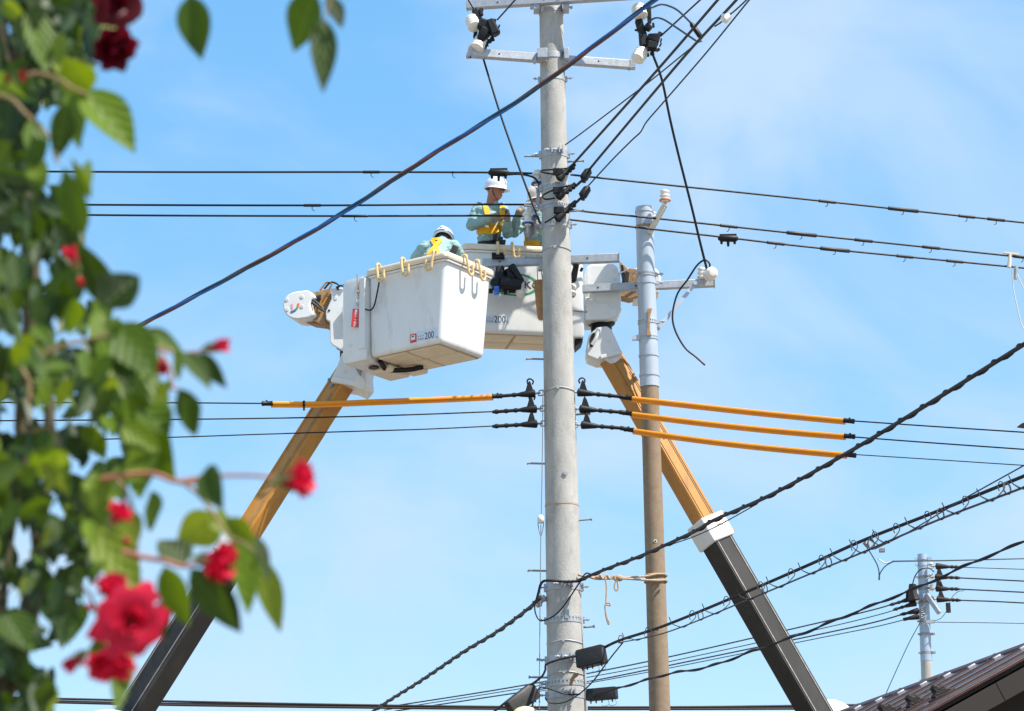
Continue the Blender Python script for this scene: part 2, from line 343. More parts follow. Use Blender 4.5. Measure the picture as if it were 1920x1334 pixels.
mb = MB(); mb.beam(P(1217, 438, 30.5), P(1245, 388, 30.4), .05, .06); mb.box(P(1246, 386, 30.4), (.06, .06, .04)); obj('insulator_bracket', mb, M['cream'], p2, bevel=.004)
for px, py in ((1229, 1015), (1235, 1178)):
    z = P(px, py, Y2-.12).z; x = P(px, py, Y2-.12).x; dy = math.sqrt(max(0, (R2(z)-.004)**2-(x-X2)**2))
    nrm = Vector((x-X2, -dy, 0)).normalized(); c = Vector((x, Y2-dy, z))-nrm*.004; mb = MB(); mb.lathe(c, nrm, [(.021, 0), (.021, .007), (.016, .008)], 14); h = obj('socket', mb, M['porcelain'], p2)
    mb = MB(); mb.lathe(c+nrm*.0075, nrm, [(.012, 0), (.012, .003)], 10); obj('socket_hole', mb, M['print_black'], h)

# far pole
F0 = P(1729, 1040, 58); X3, Y3 = F0.x, 58.0
far = thing('utility_pole', (X3-.1, Y3, 0), 'distant slim pale blue pole with wires rising behind the tiled roof edge', 'utility pole')
far['label'] = 'distant slim pale blue pole rising behind the brown metal roof'
def XF(z): return X3-.02*(F0.z-z)
def z3(py): return P(1734, py, Y3).z
zj = z3(1240); mb = MB()
def farshaft(z0, z1_, r0, r1, m, nm):
    mb = MB(); mb.tube([Vector((XF(z0), Y3, z0)), Vector((XF(z1_), Y3, z1_))], [r0, r1], 24); return obj(nm, mb, M[m], far)
farshaft(zj, F0.z, .128, .105, 'far_steel', 'steel_sleeve'); farshaft(0, zj, .16, .124, 'concrete', 'concrete_shaft')
for py in (1048, 1060, 1083, 1105, 1130, 1166, 1190, 1225, 1277):
    z = z3(py); mb = MB(); ringband(mb, XF(z), Y3, z, .105+(F0.z-z)*.006, .06, t=.01); mb.box((XF(z)+.15, Y3-.05, z), (.1, .05, .05)); mb.box((XF(z)-.14, Y3-.05, z), (.06, .04, .04)); obj('band', mb, M['zinc_dark'] if py > 1070 else M['far_steel'], far)
mb = MB(); mb.beam(P(1737, 1115, Y3-.25), P(1761, 1150, Y3-.45), .07, .09); obj('diagonal_arm', mb, M['zinc'], far)
mb = MB(); mb.box(P(1734, 1118, Y3-.2), (.08, .06, .1)); mb.box(P(1744, 1166, Y3-.18), (.2, .08, .07)); obj('arm_clamp', mb, M['zinc'], far)

def insulator(name, label, c, d, r, l, sheds=3, cat='insulator', group=None, stripe=None, m='porcelain', base=True):
    d = Vector(d).normalized(); t = thing(name, c, label, cat, group); mb = MB(); pr = [(r*.5, 0)]
    for k in range(sheds):
        h = l*(k+.2)/sheds; pr += [(r*.62, h), (r*(1-.08*k), h+l*.05), (r*(.97-.08*k), h+l*.16), (r*.62, h+l*.5/sheds+.04*l)]
    pr += [(r*.5, l*.98), (r*.2, l)]
    mb.lathe(c, d, pr, 20); obj('ribbed_body', mb, M[m], t)
    if stripe: mb = MB(); mb.lathe(c+d*l*.08, d, [(r*1.03, 0), (r*1.03, l*.09)], 20); obj('colour_band', mb, M[stripe], t)
    if base: mb = MB(); mb.tube([c-d*l*.45, c], r*.28, 8); obj('pin', mb, M['zinc'], t)
    return t
Zp = Vector((0, 0, 1))
insulator('pin_insulator', 'white pin insulator with orange stripe above the thin blue-topped pole', P(1247, 379, 30.4), Zp, .068, .155, 3, stripe='orange_print')
insulator('pin_insulator', 'white pin insulator standing on the arm end beside the drop cable', P(1316, 524, 30.75), Zp, .06, .15, 3)
insulator('strain_insulator', 'round white strain insulator facing out at the arm tip', P(1329, 516, 30.68), Vector((.25, -1, -.1)), .085, .16, 2)
insulator('pin_insulator', 'white insulator half hidden behind the blue-topped pole head', P(1225, 415, 30.95), Zp, .05, .12, 3)
insulator('post_insulator', 'white blue-striped insulator beside the pole holding the topmost line', P(1008, 349, 30.1), Zp, .075, .2, 2, stripe='band_blue')
insulator('post_insulator', 'white blue-striped insulator in front of the half-hidden worker, upper one', P(999, 412, 30.25), Zp, .075, .21, 2, stripe='band_blue')
insulator('post_insulator', 'white blue-striped insulator in front of the half-hidden worker, lower one', P(990, 424, 30.1), Zp, .07, .2, 2, stripe='band_blue')

# black covered fuse cut-outs: two porcelain ends, a dark moulded cover with fins and horns
def cutout(label, Y, top, bot, body, fins, horn, sc_=1.0, m='rubber', cat='fuse cutout'):
    t = thing('fuse_cutout', P(*bot[0], Y), label, cat)
    for (c, d) in (top, bot):
        mb = MB(); dv = (P(c[0]+d[0], c[1]+d[1], Y-.04)-P(*c, Y)).normalized(); q = P(*c, Y)
        pr = []
        for k in range(4): pr += [(.082*sc_, k*.04*sc_), (.086*sc_, (k*.04+.012)*sc_), (.084*sc_, (k*.04+.03)*sc_), (.072*sc_, (k*.04+.036)*sc_)]
        mb.lathe(q, dv, [(.04*sc_, -.03*sc_)]+pr+[(.05*sc_, .17*sc_)], 22); obj('porcelain_end', mb, M['porcelain'], t)
    mb = MB()
    for (x0, y0, x1, y1, w0, w1, dy) in body:
        A, B = P(x0, y0, Y+dy), P(x1, y1, Y+dy); d = (B-A).normalized(); u, v, _ = frame(d); s = mpp(Y)
        if abs(v.y) < abs(u.y): u, v = v, u
        rings = []
        for q, wd in ((A, w0*.8), (A.lerp(B, .08), w0), (A.lerp(B, .92), w1), (B, w1*.8)):
            h = wd*s/2; e = min(h, .07)
            rings.append([q+u*h*.6+v*e, q-u*h*.6+v*e, q-u*h+v*e*.5, q-u*h-v*e*.5, q-u*h*.6-v*e, q+u*h*.6-v*e, q+u*h-v*e*.5, q+u*h+v*e*.5])
        mb.loft(rings)
    obj('moulded_cover', mb, M[m], t)
    mb = MB()
    for (x, y, a, ln, wd) in fins:
        d = P(x+math.cos(a)*ln, y-math.sin(a)*ln, Y-.03)-P(x, y, Y-.03); mb.beam(P(x, y, Y-.03), P(x, y, Y-.03)+d, .05, wd*mpp(Y), Vector((0, -1, 0)))
    obj('cooling_fins', mb, M[m], t, bevel=.003)
    return t
cutout('black covered fuse cutout hanging at the top arm end nearest the roses', 29.7,
       ((884, 36), (4, 10)), ((903, 75), (-8, 14)),
       [(890, 18, 900, 46, 13, 17, -.02), (897, 44, 926, 56, 22, 28, -.05), (894, 48, 890, 72, 8, 7, .03), (912, 56, 900, 78, 26, 16, -.06), (900, 18, 903, 30, 6, 8, -.05), (918, 38, 930, 66, 15, 20, -.09)],
       [(934, 50, -.3, 3, 4), (932, 58, -.5, 4, 4), (929, 65, -.8, 4, 4), (922, 70, -1.3, 8, 4), (916, 74, -1.3, 8, 4), (910, 78, -1.3, 10, 5), (926, 42, 1.4, 6, 4), (902, 24, 1.5, 8, 3), (908, 84, -1.4, 8, 3)], 0)
cutout('black covered fuse cutout hanging at the top arm end near the steep wires', 29.75,
       ((1196, 14), (5, 14)), ((1205, 96), (-8, 12)),
       [(1197, 38, 1203, 60, 15, 15, 0), (1203, 56, 1210, 90, 14, 22, -.02), (1216, 8, 1218, 44, 9, 8, .05), (1214, 70, 1236, 76, 14, 26, -.06), (1214, 86, 1232, 88, 20, 18, -.08), (1210, 48, 1220, 56, 16, 12, -.05), (1196, 57, 1190, 57, 4, 4, 0)],
       [(1236, 66, 1.1, 6, 4), (1238, 76, -.2, 3, 4), (1237, 84, -.4, 3, 4), (1232, 92, -.9, 5, 5), (1222, 98, -1.3, 6, 5), (1213, 101, -1.4, 6, 3), (1207, 103, -1.5, 8, 4), (1223, 48, .1, 4, 8)], 0)
cutout('black fuse cutout with blue clip hanging before the green ring logo', 30.22,
       ((938, 524), (-2, 10)), ((972, 545), (4, 6)),
       [(938, 500, 936, 545, 16, 26, -.02), (958, 498, 979, 530, 14, 12, -.05), (955, 505, 962, 535, 20, 26, 0), (940, 530, 978, 535, 26, 20, -.06), (920, 528, 936, 532, 12, 20, -.05), (922, 482, 946, 482, 9, 9, .0)],
       [(920, 542, -1.5, 8, 6), (948, 545, -1.5, 8, 5), (956, 542, -1.4, 8, 5), (964, 544, -1.4, 6, 5), (978, 545, -1.2, 6, 5), (926, 478, 1.5, 4, 4), (940, 478, 1.4, 4, 4)], 0, 0.6)
mb = MB(); mb.box(P(931, 545, 30.1), (.06, .03, .1)); tag(obj('plastic_clip', mb, M['blue_clip'], bevel=.004), 'small blue clip hanging under the black fuse cutout', 'clip')
cutout('grey-black fuse cutout leaning behind the tall pole above the lower arm', 30.3,
       ((1080, 533), (-6, 6)), ((1070, 545), (2, 6)),
       [(1082, 492, 1072, 536, 10, 14, -.02), (1086, 488, 1076, 500, 12, 10, -.05), (1070, 520, 1074, 540, 12, 10, -.03)],
       [(1088, 505, -.4, 5, 3), (1072, 548, -1.5, 10, 5)], 0, .6, 'box_plastic')
# ------------------------------------------------------------------ lift buckets and booms
def rrect(o, a, b, z, u0, u1, v0, v1, r, n=4):
    pts = []
    for cx, cy, a0 in ((u1-r, v1-r, 0), (u0+r, v1-r, 90), (u0+r, v0+r, 180), (u1-r, v0+r, 270)):
        for k in range(n+1):
            t = math.radians(a0+90*k/n); pts.append(o+a*(cx+r*math.cos(t))+b*(cy+r*math.sin(t))+Zp*z)
    return pts
def text_mesh(s, size, m, o, ux, uz, parent, name='lettering', sx=1.0, lift=.003):
    cu = bpy.data.curves.new('t', 'FONT'); cu.body = s; cu.size = size; cu.extrude = .0006
    to = bpy.data.objects.new('t', cu); col.objects.link(to); dg = bpy.context.evaluated_depsgraph_get()
    me = bpy.data.meshes.new_from_object(to.evaluated_get(dg)); bpy.data.objects.remove(to); n_ = ux.cross(uz).normalized()
    mb = MB(); mb.add([o+ux*v.co.x*sx+uz*v.co.y+n_*(v.co.z+lift) for v in me.vertices], [tuple(p.vertices) for p in me.polygons])
    return obj(name, mb, m, parent)
def plate(name, o, ux, uz, x0, x1, y0, y1, m, parent, lift=.001, th=.0012):
    n_ = ux.cross(uz).normalized(); mb = MB(); mb.prism([(x0, y0), (x1, y0), (x1, y1), (x0, y1)], o+n_*lift, ux, uz, n_*th); return obj(name, mb, m, parent)

def bucket(parent, o, a, b, Lx, Wy, Hz, df, ds):
    """o = bottom corner of the free end nearest the camera, a = towards the boom, b = away from the camera"""
    def ring(z, ins, t, r=.055):
        k = 1-t
        return rrect(o, a, b, z, df*k+ins, Lx-ins, ds*k+ins, Wy-ds*k-ins, max(.012, r-ins*.5))
    mb = MB(); rings = [ring(0, .045, 0), ring(.008, .018, 0), ring(.028, .004, .02), ring(.06, 0, .05)]+[ring(Hz*t, 0, t) for t in (.25, .5, .75, 1)]
    rings += [ring(Hz, .035, 1), ring(Hz*.5, .035, .5), ring(.1, .04, .1)]
    mb.loft(rings); bk = obj('bucket_shell', mb, M['white'], parent)
    mb = MB(); R_ = []
    for z, e in ((Hz-.05, 0), (Hz-.055, .028), (Hz-.035, .038), (Hz+.004, .036), (Hz+.02, .025), (Hz+.022, -.03), (Hz+.002, -.04)):
        R_.append(rrect(o, a, b, z, -e, Lx+e, -e, Wy+e, .075))
    mb.loft(R_, False, False); obj('rim', mb, M['lip'], bk)
    mb = MB(); R_ = []
    for z, e in ((Hz-.085, .001), (Hz-.083, .016), (Hz-.062, .02), (Hz-.056, .003)): R_.append(rrect(o, a, b, z, -e, Lx+e, -e, Wy+e, .06))
    mb.loft(R_, False, False); obj('rim_bead', mb, M['white'], bk)
    us = [df+.07, df+.5, df+.53, Lx-.07]; vs_ = [ds+.06, Wy/2-.012, Wy/2+.012, Wy-ds-.06]
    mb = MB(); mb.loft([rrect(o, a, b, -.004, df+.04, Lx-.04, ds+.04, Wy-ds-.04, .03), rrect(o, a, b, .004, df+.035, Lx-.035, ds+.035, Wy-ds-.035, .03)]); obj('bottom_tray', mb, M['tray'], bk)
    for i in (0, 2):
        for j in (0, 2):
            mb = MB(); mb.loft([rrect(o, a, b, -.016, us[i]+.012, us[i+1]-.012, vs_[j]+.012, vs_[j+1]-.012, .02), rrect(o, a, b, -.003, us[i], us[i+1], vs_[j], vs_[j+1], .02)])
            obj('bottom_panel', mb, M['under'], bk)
    return bk
def s_hook(label, p, rimdir, nor, s=1.0, tw=0):
    """a nylon S hook over the rim: p on the rim top edge"""
    n_ = nor.normalized(); t = rimdir.normalized(); pts = []
    for k in range(9): an = math.pi*k/8; pts.append(p+Zp*(.035*math.sin(an)*s+.012)+n_*(-.03*math.cos(an)+.012)*s)
    pts += [p+n_*.05-Zp*.05*s+t*.01*tw, p+n_*.052-Zp*.1*s+t*.02*tw]
    for k in range(1, 9):
        an = math.pi*k/8*1.15; pts.append(p+n_*.052-Zp*(.12+.05*math.sin(an))*s+t*(.02*tw+(.042-.042*math.cos(an))*s*(1 if tw >= 0 else -1)))
    pts.append(pts[-1]+Zp*.05*s)
    mb = MB(); mb.tube(smooth(pts, 3), .0155, 8); return tag(obj('hanging_hook', mb, M['hook']), label, 'hook', 'cream hooks hanging on the bucket rims')
def bolt_cap(parent, c, d, r=.018):
    mb = MB(); mb.lathe(c, d, [(r, -.004), (r, .002), (r*.75, .004), (r*.7, .0005), (r*.45, .0005), (r*.4, .005), (.001, .006)], 14); return obj('bolt_recess', mb, M['whiteb'], parent)
def boom_section(parent, name, c0, c1, side, wd, hg, m, grooves=True, edge=None):
    """hollow-looking box boom with raised corner strips; c0..c1 axis, side = direction of the broad face's width"""
    d = (c1-c0).normalized(); w_ = (side-d*side.dot(d)).normalized(); n_ = d.cross(w_).normalized()
    if n_.y > 0: n_ = -n_
    def sec(q, k=1):
        h, e = wd/2*k, hg/2*k; ch = .016
        return [q+w_*x+n_*y for x, y in ((-h+ch, e), (h-ch, e), (h, e-ch), (h, -e+ch), (h-ch, -e), (-h+ch, -e), (-h, -e+ch), (-h, e-ch))]
    mb = MB(); mb.loft([sec(c0), sec(c1)]); o = obj(name, mb, M[m], parent)
    if grooves:
        for s in (-1, 1):
            for nn, off, half in ((n_, w_, wd/2), ):
                k = MB(); q = nn*(hg/2+.003)+off*s*(half-.045); k.beam(c0+q, c1+q, .012, .008, nn); obj('weld_strip', k, M[edge or m], o)
    return o, w_, n_

# --- left lift (bucket turned so that a corner points at us)
n = P(826, 642, 28.4); l = Pz(692, 671, n.z); r = Pz(908, 671, n.z)
a1 = (l-n).normalized(); b1 = Vector((-a1.y, a1.x, 0)); b1 = b1 if b1.y > 0 else -b1
DF, DS = .1, .02
O1 = n-a1*DF-b1*DS-Vector((0, 0, 0))
L1, W1_, H1 = 1.0+DF, .88, 1.01
lift1 = thing('bucket_lift', (O1.x-1.4, O1.y+.3, 0), 'white square bucket lift turned corner-on, its boom passing behind the roses', 'bucket lift')
bk = bucket(lift1, O1, a1, b1, L1, W1_, H1, DF, DS)
fx, fo = -a1, O1+a1*(L1-.0)           # front-face lettering runs towards the near corner
def onface(px, py, off=0):            # point on the front face of bucket one
    d = ray(px, py); o = O1-b1*off; t = (o-CAM).dot(b1)/d.dot(b1); return CAM+d*t
# the visible front is slightly drafted: follow it by offset
def face1(px, py):
    q = onface(px, py); k = 1-(q.z-O1.z)/H1; return onface(px, py, -DS*k)
q = face1(783, 639); uzf = (Zp-b1*(-DS/H1)*0).normalized()
up_f = (Zp*H1-b1*DS).normalized()
plate('sticker', q, fx, up_f, -.01, .285, -.01, .105, M['sticker'], bk)
text_mesh('200', .112, M['print_black'], face1(796.5, 637), fx, up_f, bk, sx=.78)
text_mesh('kg', .036, M['print_grey'], face1(817.5, 634), fx, up_f, bk)
text_mesh('積　載　荷', .02, M['print_grey'], face1(783.5, 633), fx, up_f, bk, sx=.85); text_mesh('最大積載量', .02, M['print_grey'], face1(783.5, 638.5), fx, up_f, bk, sx=.85)
q = face1(769.5, 644); plate('warning_sticker', q, fx, up_f, 0, .088, 0, .1, M['red'], bk)
plate('sticker_window', q, fx, up_f, .012, .07, .03, .085, M['print_white'], bk, .003); text_mesh('■■', .02, M['print_black'], q+fx*.02+up_f*.062, fx, up_f, bk, lift=.005)
# column panel at the boom side of the bucket
mb = MB(); base = O1+a1*L1
mb.loft([rrect(base, a1, b1, -.03, .012, .33, -.035, .62, .03), rrect(base, a1, b1, -.045+.06, .003, .345, -.045, .64, .03), rrect(base, a1, b1, .9, .003, .345, -.045, .64, .03), rrect(base, a1, b1, .96, .02, .33, -.03, .6, .03)])
pan = obj('column_panel', mb, M['white'], lift1)
mb = MB(); mb.loft([rrect(base-b1*.05, a1, b1, .1, .004, .1, -.012, .05, .01), rrect(base-b1*.05, a1, b1, .93, .004, .085, -.012, .05, .01)]); obj('panel_ridge', mb, M['white'], pan)
bolt_cap(pan, base+a1*.22-b1*.046+Zp*.17, -b1, .024)
mb = MB(); mb.box(base+a1*.125-b1*.043+Zp*.5, (.05, .012, .14), (a1, b1, Zp)); obj('slot', mb, M['print_black'], pan)
mb = MB(); mb.lathe(base+a1*.12+b1*.25-Zp*.045, Vector((0, 0, -1)), [(.06, 0), (.06, .01)], 16); mb.box(base+a1*.34+b1*0-Zp*-.9, (.02, .05, .05), (a1, b1, Zp)); obj('drain_hole', mb, M['print_black'], pan)
mb = MB(); mb.box(base+a1*.08+b1*.5-Zp*.055, (.3, .4, .09), (a1, b1, Zp)); obj('mount_foot', mb, M['cream'], lift1, bevel=.03)
mb = MB(); mb.box(base-a1*.14+b1*.7-Zp*.035, (.22, .2, .06), (a1, b1, Zp)); obj('mount_toe', mb, M['cream'], lift1, bevel=.02)
mb = MB(); mb.tube(smooth([base-a1*.05+b1*.15-Zp*.02, base-a1*.0+b1*.35-Zp*.07, base-a1*.2+b1*.5-Zp*.07, base-a1*.3+b1*.62-Zp*.03], 5), .03, 8); obj('hydraulic_hose', mb, M['rubber'], lift1)
# rotator housing
def pz(px, py, Y): return P(px, py, Y)
Yh = 29.75
up1 = Zp; s1 = mpp(Yh)
def cambox(name, poly, Y, depth, m, parent, bevel=.02, tilt=None):
    o = P(poly[0][0], poly[0][1], Y); u = a1*(-1); 
    pts = [P(x, y, Y) for x, y in poly]
    ux = Vector((1, 0, 0)); pl = [((p-o).dot(ux), (p-o).dot(Zp)) for p in pts]
    mb = MB(); mb.prism(pl, o, ux, Zp, depth); return obj(name, mb, m, parent, bevel)
back = Vector((.25, .42, 0))
h1 = cambox('rotator_housing', [(610, 600), (609, 584), (620, 560), (619, 541), (650, 538), (672, 538), (672, 660), (640, 658), (622, 648), (617, 640), (617, 604)], Yh, back, M['whiteb'], lift1, .018)
cambox('housing_step', [(640, 575), (650, 568), (675, 568), (675, 606), (642, 606)], Yh-.06, back*.3, M['whiteb'], h1, .012)
bolt_cap(h1, P(629, 560, Yh-.002), Vector((0, -1, 0)), .024)
mb = MB(); mb.lathe(P(617, 583, Yh+.004), (0, -1, 0), [(.014, 0), (.014, .01)], 12); obj('bolt_hole', mb, M['print_black'], h1)
mb = MB(); mb.lathe(P(658, 650, Yh+.25)+Zp*.04, (0, 0, -1), [(.17, 0), (.17, .06), (.13, .07), (.13, .2)], 24); obj('swivel', mb, M['rubber'], lift1)
# tan bracket, cables and the rounded end cover
cambox('steel_bracket', [(588, 548), (600, 545), (620, 540), (620, 562), (609, 585), (609, 606), (600, 609), (586, 600), (586, 570)], Yh+.05, Vector((.1, .25, 0)), M['brown'], lift1, .006)
cambox('bracket_web', [(560, 600), (588, 596), (612, 600), (598, 609), (575, 606)], Yh+.1, Vector((.1, .2, 0)), M['brown'], lift1, .006)
cambox('bracket_hole', [(591, 555), (602, 553), (601, 566), (590, 568)], Yh+.043, Vector((0, .004, 0)), M['print_black'], lift1, 0)
cambox('bracket_flange', [(596, 584), (600, 565), (614, 548), (616, 556), (606, 574), (602, 586)], Yh+.02, Vector((0, .02, 0)), M['orange'], lift1, 0)
for i, pts in enumerate(([(579, 561), (592, 566), (606, 580)], [(579, 564), (590, 570), (604, 583)], [(582, 567), (594, 574), (608, 584)], [(600, 545), (612, 530), (622, 532), (618, 542)], [(608, 542), (620, 530), (634, 534), (633, 544)], [(630, 540), (640, 536), (646, 540)])):
    mb = MB(); mb.tube(smooth([P(*p, Yh-.02) for p in pts], 5), .012, 6); obj('hydraulic_hose', mb, M['rubber'] if i != 3 else M['brown'], lift1)
cov = [(588, 556), (584, 549), (576, 544)]+[(p.x, p.y) for p in smooth([Vector(q+(0,)) for q in ((558, 546), (546, 549), (536, 556), (530.5, 567), (531, 580), (536, 590), (546, 597), (558, 599))], 3)]+[(578, 596), (586, 592), (588, 586), (583, 582), (581, 570), (583, 562)]
ec = cambox('end_cover', cov, Yh-.05, Vector((.1, .3, 0)), M['whiteb'], lift1, .016)
for px, py in ((537.5, 562.5), (538, 581), (566, 557), (566, 575)): bolt_cap(ec, P(px, py, Yh-.053), Vector((0, -1, 0)), .024)
pts = [P(561.5+0*t, 569, Yh) for t in range(1)]
for (t0, t1, mm) in ((0, .34, 'orange_print'), (.34, .62, 'green'), (.62, 1, 'blue')):
    mb = MB(); cv = [(560, 569), (557.5, 577), (552, 583), (545, 586)]; path = smooth([P(x, y, Yh-.0535) for x, y in cv], 8); k = len(path)-1
    seg = path[int(t0*k):int(t1*k)+1]; mb.ribbon(seg, [Vector((0, -1, 0))]*len(seg), .024, .001); obj('gauge_mark', mb, M[mm], ec)
mb = MB(); mb.ribbon([P(547, 570, Yh-.0535), P(548, 580, Yh-.0535)], [Vector((0, -1, 0))]*2, .02, .001); obj('gauge_pointer', mb, M['pink_print'], ec)
# boom head and telescopic boom
bh = cambox('boom_head', [(640, 662), (652, 657), (665, 662), (684, 668), (686, 690), (684, 700), (686, 722), (678, 731), (660, 718), (619, 713), (622, 706), (630, 690)], Yh-.12, Vector((.08, .36, 0)), M['whiteb'], lift1, .02)
cambox('boom_head_skirt', [(621, 709), (626, 706), (664, 714), (670, 700), (686, 712), (686, 724), (679, 732), (662, 724), (620, 716)], Yh-.16, Vector((.04, .44, 0)), M['whiteb'], bh, .012)
cambox('inner_arm', [(664, 664), (684, 668), (682, 690), (676, 706), (666, 690)], Yh-.125, Vector((0, .006, 0)), M['zinc_dark'], bh, 0)
bolt_cap(bh, P(646, 696, Yh-.122), Vector((0, -1, 0)), .026)
c0, c1 = P(653, 700, Yh+.06), P(455, 1014, Yh-.25)
ub, w_, n_ = boom_section(lift1, 'upper_boom', c0, c1, Vector((1, -.45, .2)), .24, .22, 'orange')
for px, py in ((624, 723), (637, 733), (651, 729)): mb = MB(); q = P(px, py, 29.0); d = c0-c1; t = n_; 
for dx, dd in ((-.09, .2), (.0, .27), (.07, .2)):
    mb = MB(); q = c0+(c1-c0).normalized()*dd+w_*dx*.9+n_*.109; mb.lathe(q, n_, [(.028, 0), (.028, .012), (.016, .014), (.014, .03)], 10); obj('bolt_head', mb, M['zinc_dark'], ub)
d1 = (c1-c0).normalized(); 
mb = MB(); q = n_*.113+w_*.05; mb.beam(c0+q+d1*.35, c1+q-d1*.05, .02, .006, n_); obj('rub_stain', mb, M['brown'], ub)
e0 = c1; boxc = MB(); boxc.box(c1+d1*.12, (.3, .36, .34), (d1, w_, n_)); obj('boom_collar', boxc, M['whiteb'], lift1, bevel=.025)
e1 = c1+d1*4.6
lb, w_, n_ = boom_section(lift1, 'lower_boom', c1+d1*.2, e1, Vector((1, -.45, .2)), .30, .28, 'black', True, 'boomedge')
mb = MB(); mb.tube([Vector((e1.x, e1.y, 0)), Vector((e1.x, e1.y, .9)), Vector((e1.x, e1.y, e1.z-.3)), Vector((e1.x, e1.y, e1.z+.25))], [.7, .6, .42, .4], 20); obj('turret', mb, M['whiteb'], lift1)
mb = MB(); q = P(206, 1349, Yh-.5); mb.ball(q, (.3, .3, .1), 16); mb.beam(q, Vector((e1.x, e1.y, q.z-.4)), .1, .1); obj('boom_rest', mb, M['whiteb'], lift1)

# --- right lift (front face towards us, behind the tall pole)
O2 = P(893, 621, 30.46); a2 = Vector((math.cos(.2), math.sin(.2), 0)); b2 = Vector((-a2.y, a2.x, 0))
L2, W2_, H2 = 1.22, .8, 1.07
O2 = O2-a2*.12
lift2 = thing('bucket_lift', (O2.x+1.2, O2.y+.4, 0), 'white bucket lift behind the tall pole, with green ring logo, orange boom sloping down beside', 'bucket lift')
bk2 = bucket(lift2, O2, a2, b2, L2, W2_, H2, .1, .05)
up_g = (Zp*H2-b2*.05).normalized()
def face2(px, py):
    d = ray(px, py); nn = a2.cross(up_g); p0 = O2+b2*.05; return CAM+d*((p0-CAM).dot(nn)/d.dot(nn))
plate('sticker', face2(917, 606), a2, up_g, -.04, .24, -.005, .095, M['sticker'], bk2)
text_mesh('200', .118, M['print_black'], face2(926, 605), a2, up_g, bk2, sx=.82); text_mesh('kg', .045, M['print_grey'], face2(948, 605), a2, up_g, bk2)
text_mesh('積　載　荷', .026, M['print_grey'], face2(911, 598.5), a2, up_g, bk2, sx=.7); text_mesh('最大積載量', .026, M['print_grey'], face2(911, 604), a2, up_g, bk2, sx=.7)
cc = face2(965, 534); mb = MB(); nn = a2.cross(up_g); rg = []
for k in range(49):
    t = 2*math.pi*k/48; e = Vector((0, 0, 0))+a2*math.cos(t)*.285+up_g*math.sin(t)*.135; rg.append((cc+e*.9+nn*.003, cc+e*1.06+nn*.003))
mb.add([p for q in rg for p in q], [(2*k, 2*k+1, 2*k+3, 2*k+2) for k in range(48)]); obj('green_ring_logo', mb, M['green'], bk2)
text_mesh('KO', .13, M['print_black'], face2(982, 541), a2, up_g, bk2, sx=1.15)
base = O2+a2*L2; mb = MB()
mb.loft([rrect(base, a2, b2, -.03, .012, .2, -.03, .6, .03), rrect(base, a2, b2, .0, .003, .215, -.04, .62, .03), rrect(base, a2, b2, .92, .003, .215, -.04, .62, .03), rrect(base, a2, b2, .97, .02, .2, -.03, .6, .03)])
pan = obj('column_panel', mb, M['white'], lift2)
for px, py in ((1072, 557), (1073, 598)):
    bolt_cap(pan, P(px, py, 30.69), Vector((0, -1, 0)), .024)
mb = MB(); mb.tube([P(1069, 583, 30.66), P(1099, 585, 30.66)], .008, 6); mb.ball(P(1099, 585, 30.66), .015, 8); obj('release_rod', mb, M['zinc_dark'], pan)
def camprism(name, poly, Y, depth, m, parent, bevel=.018): return cambox(name, poly, Y, depth, m, parent, bevel)
Yk = 30.85; bk_ = Vector((-.02, .5, 0))
h2 = camprism('rotator_housing', [(1098, 502), (1106, 495), (1150, 494), (1158, 500), (1163, 512), (1165, 560), (1164, 576), (1155, 592), (1140, 598), (1098, 599)], Yk, bk_, M['whiteb'], lift2, .03)
camprism('housing_skirt', [(1097, 557), (1112, 557), (1118, 568), (1140, 568), (1146, 578), (1166, 578), (1158, 594), (1140, 599.5), (1097, 600.5)], Yk-.03, Vector((0, .2, 0)), M['whiteb'], h2, .012)
bolt_cap(h2, P(1152, 508, Yk-.003), Vector((0, -1, 0)), .022); bolt_cap(h2, P(1154, 523, Yk-.003), Vector((0, -1, 0)), .018)
mb = MB(); mb.lathe(P(1127, 594, Yk+.2), (0, 0, -1), [(.16, -.05), (.175, .06), (.165, .1), (.13, .12), (.12, .3)], 24); obj('swivel', mb, M['rubber'], lift2)
camprism('steel_bracket', [(1162, 490), (1175, 502), (1196, 505), (1196, 556), (1180, 560), (1164, 556), (1163, 540), (1168, 520)], Yk+.1, Vector((0, .2, 0)), M['brown'], lift2, .006)
camprism('bracket_hole', [(1168, 520), (1174, 508), (1180, 512), (1178, 530), (1168, 532)], Yk+.094, Vector((0, .005, 0)), M['print_black'], lift2, 0)
camprism('bracket_rib', [(1164, 498), (1168, 497), (1172, 515), (1170, 536), (1166, 540), (1167, 518)], Yk+.06, Vector((0, .03, 0)), M['rubber'], lift2, 0)
mb = MB(); mb.tube(smooth([P(1160, 514, Yk), P(1172, 508, Yk), P(1180, 503, Yk)], 4), .008, 6); obj('white_cord', mb, M['porcelain'], lift2)
mb = MB(); mb.tube(smooth([P(1182, 528, Yk), P(1188, 514, Yk), P(1186, 530, Yk), P(1180, 534, Yk)], 4), .012, 6); obj('hydraulic_hose', mb, M['brown'], lift2)
ec = camprism('end_cover', [(1188, 503), (1206, 500), (1232, 503), (1240, 520), (1236, 548), (1215, 562), (1186, 562), (1190, 548)], Yk+.15, Vector((0, .3, 0)), M['whiteb'], lift2, .025)
camprism('foot_plate', [(1077, 640), (1080, 625), (1094, 628), (1090, 640), (1078, 650)], Yk-.1, Vector((0, .3, 0)), M['rubber'], lift2, .01)
bh = camprism('boom_head', [(1110, 622), (1120, 613), (1138, 611), (1147, 618), (1166, 660), (1162, 668), (1120, 676), (1100, 668), (1098, 658), (1104, 628)], Yk-.08, Vector((0, .36, 0)), M['whiteb'], lift2, .022)
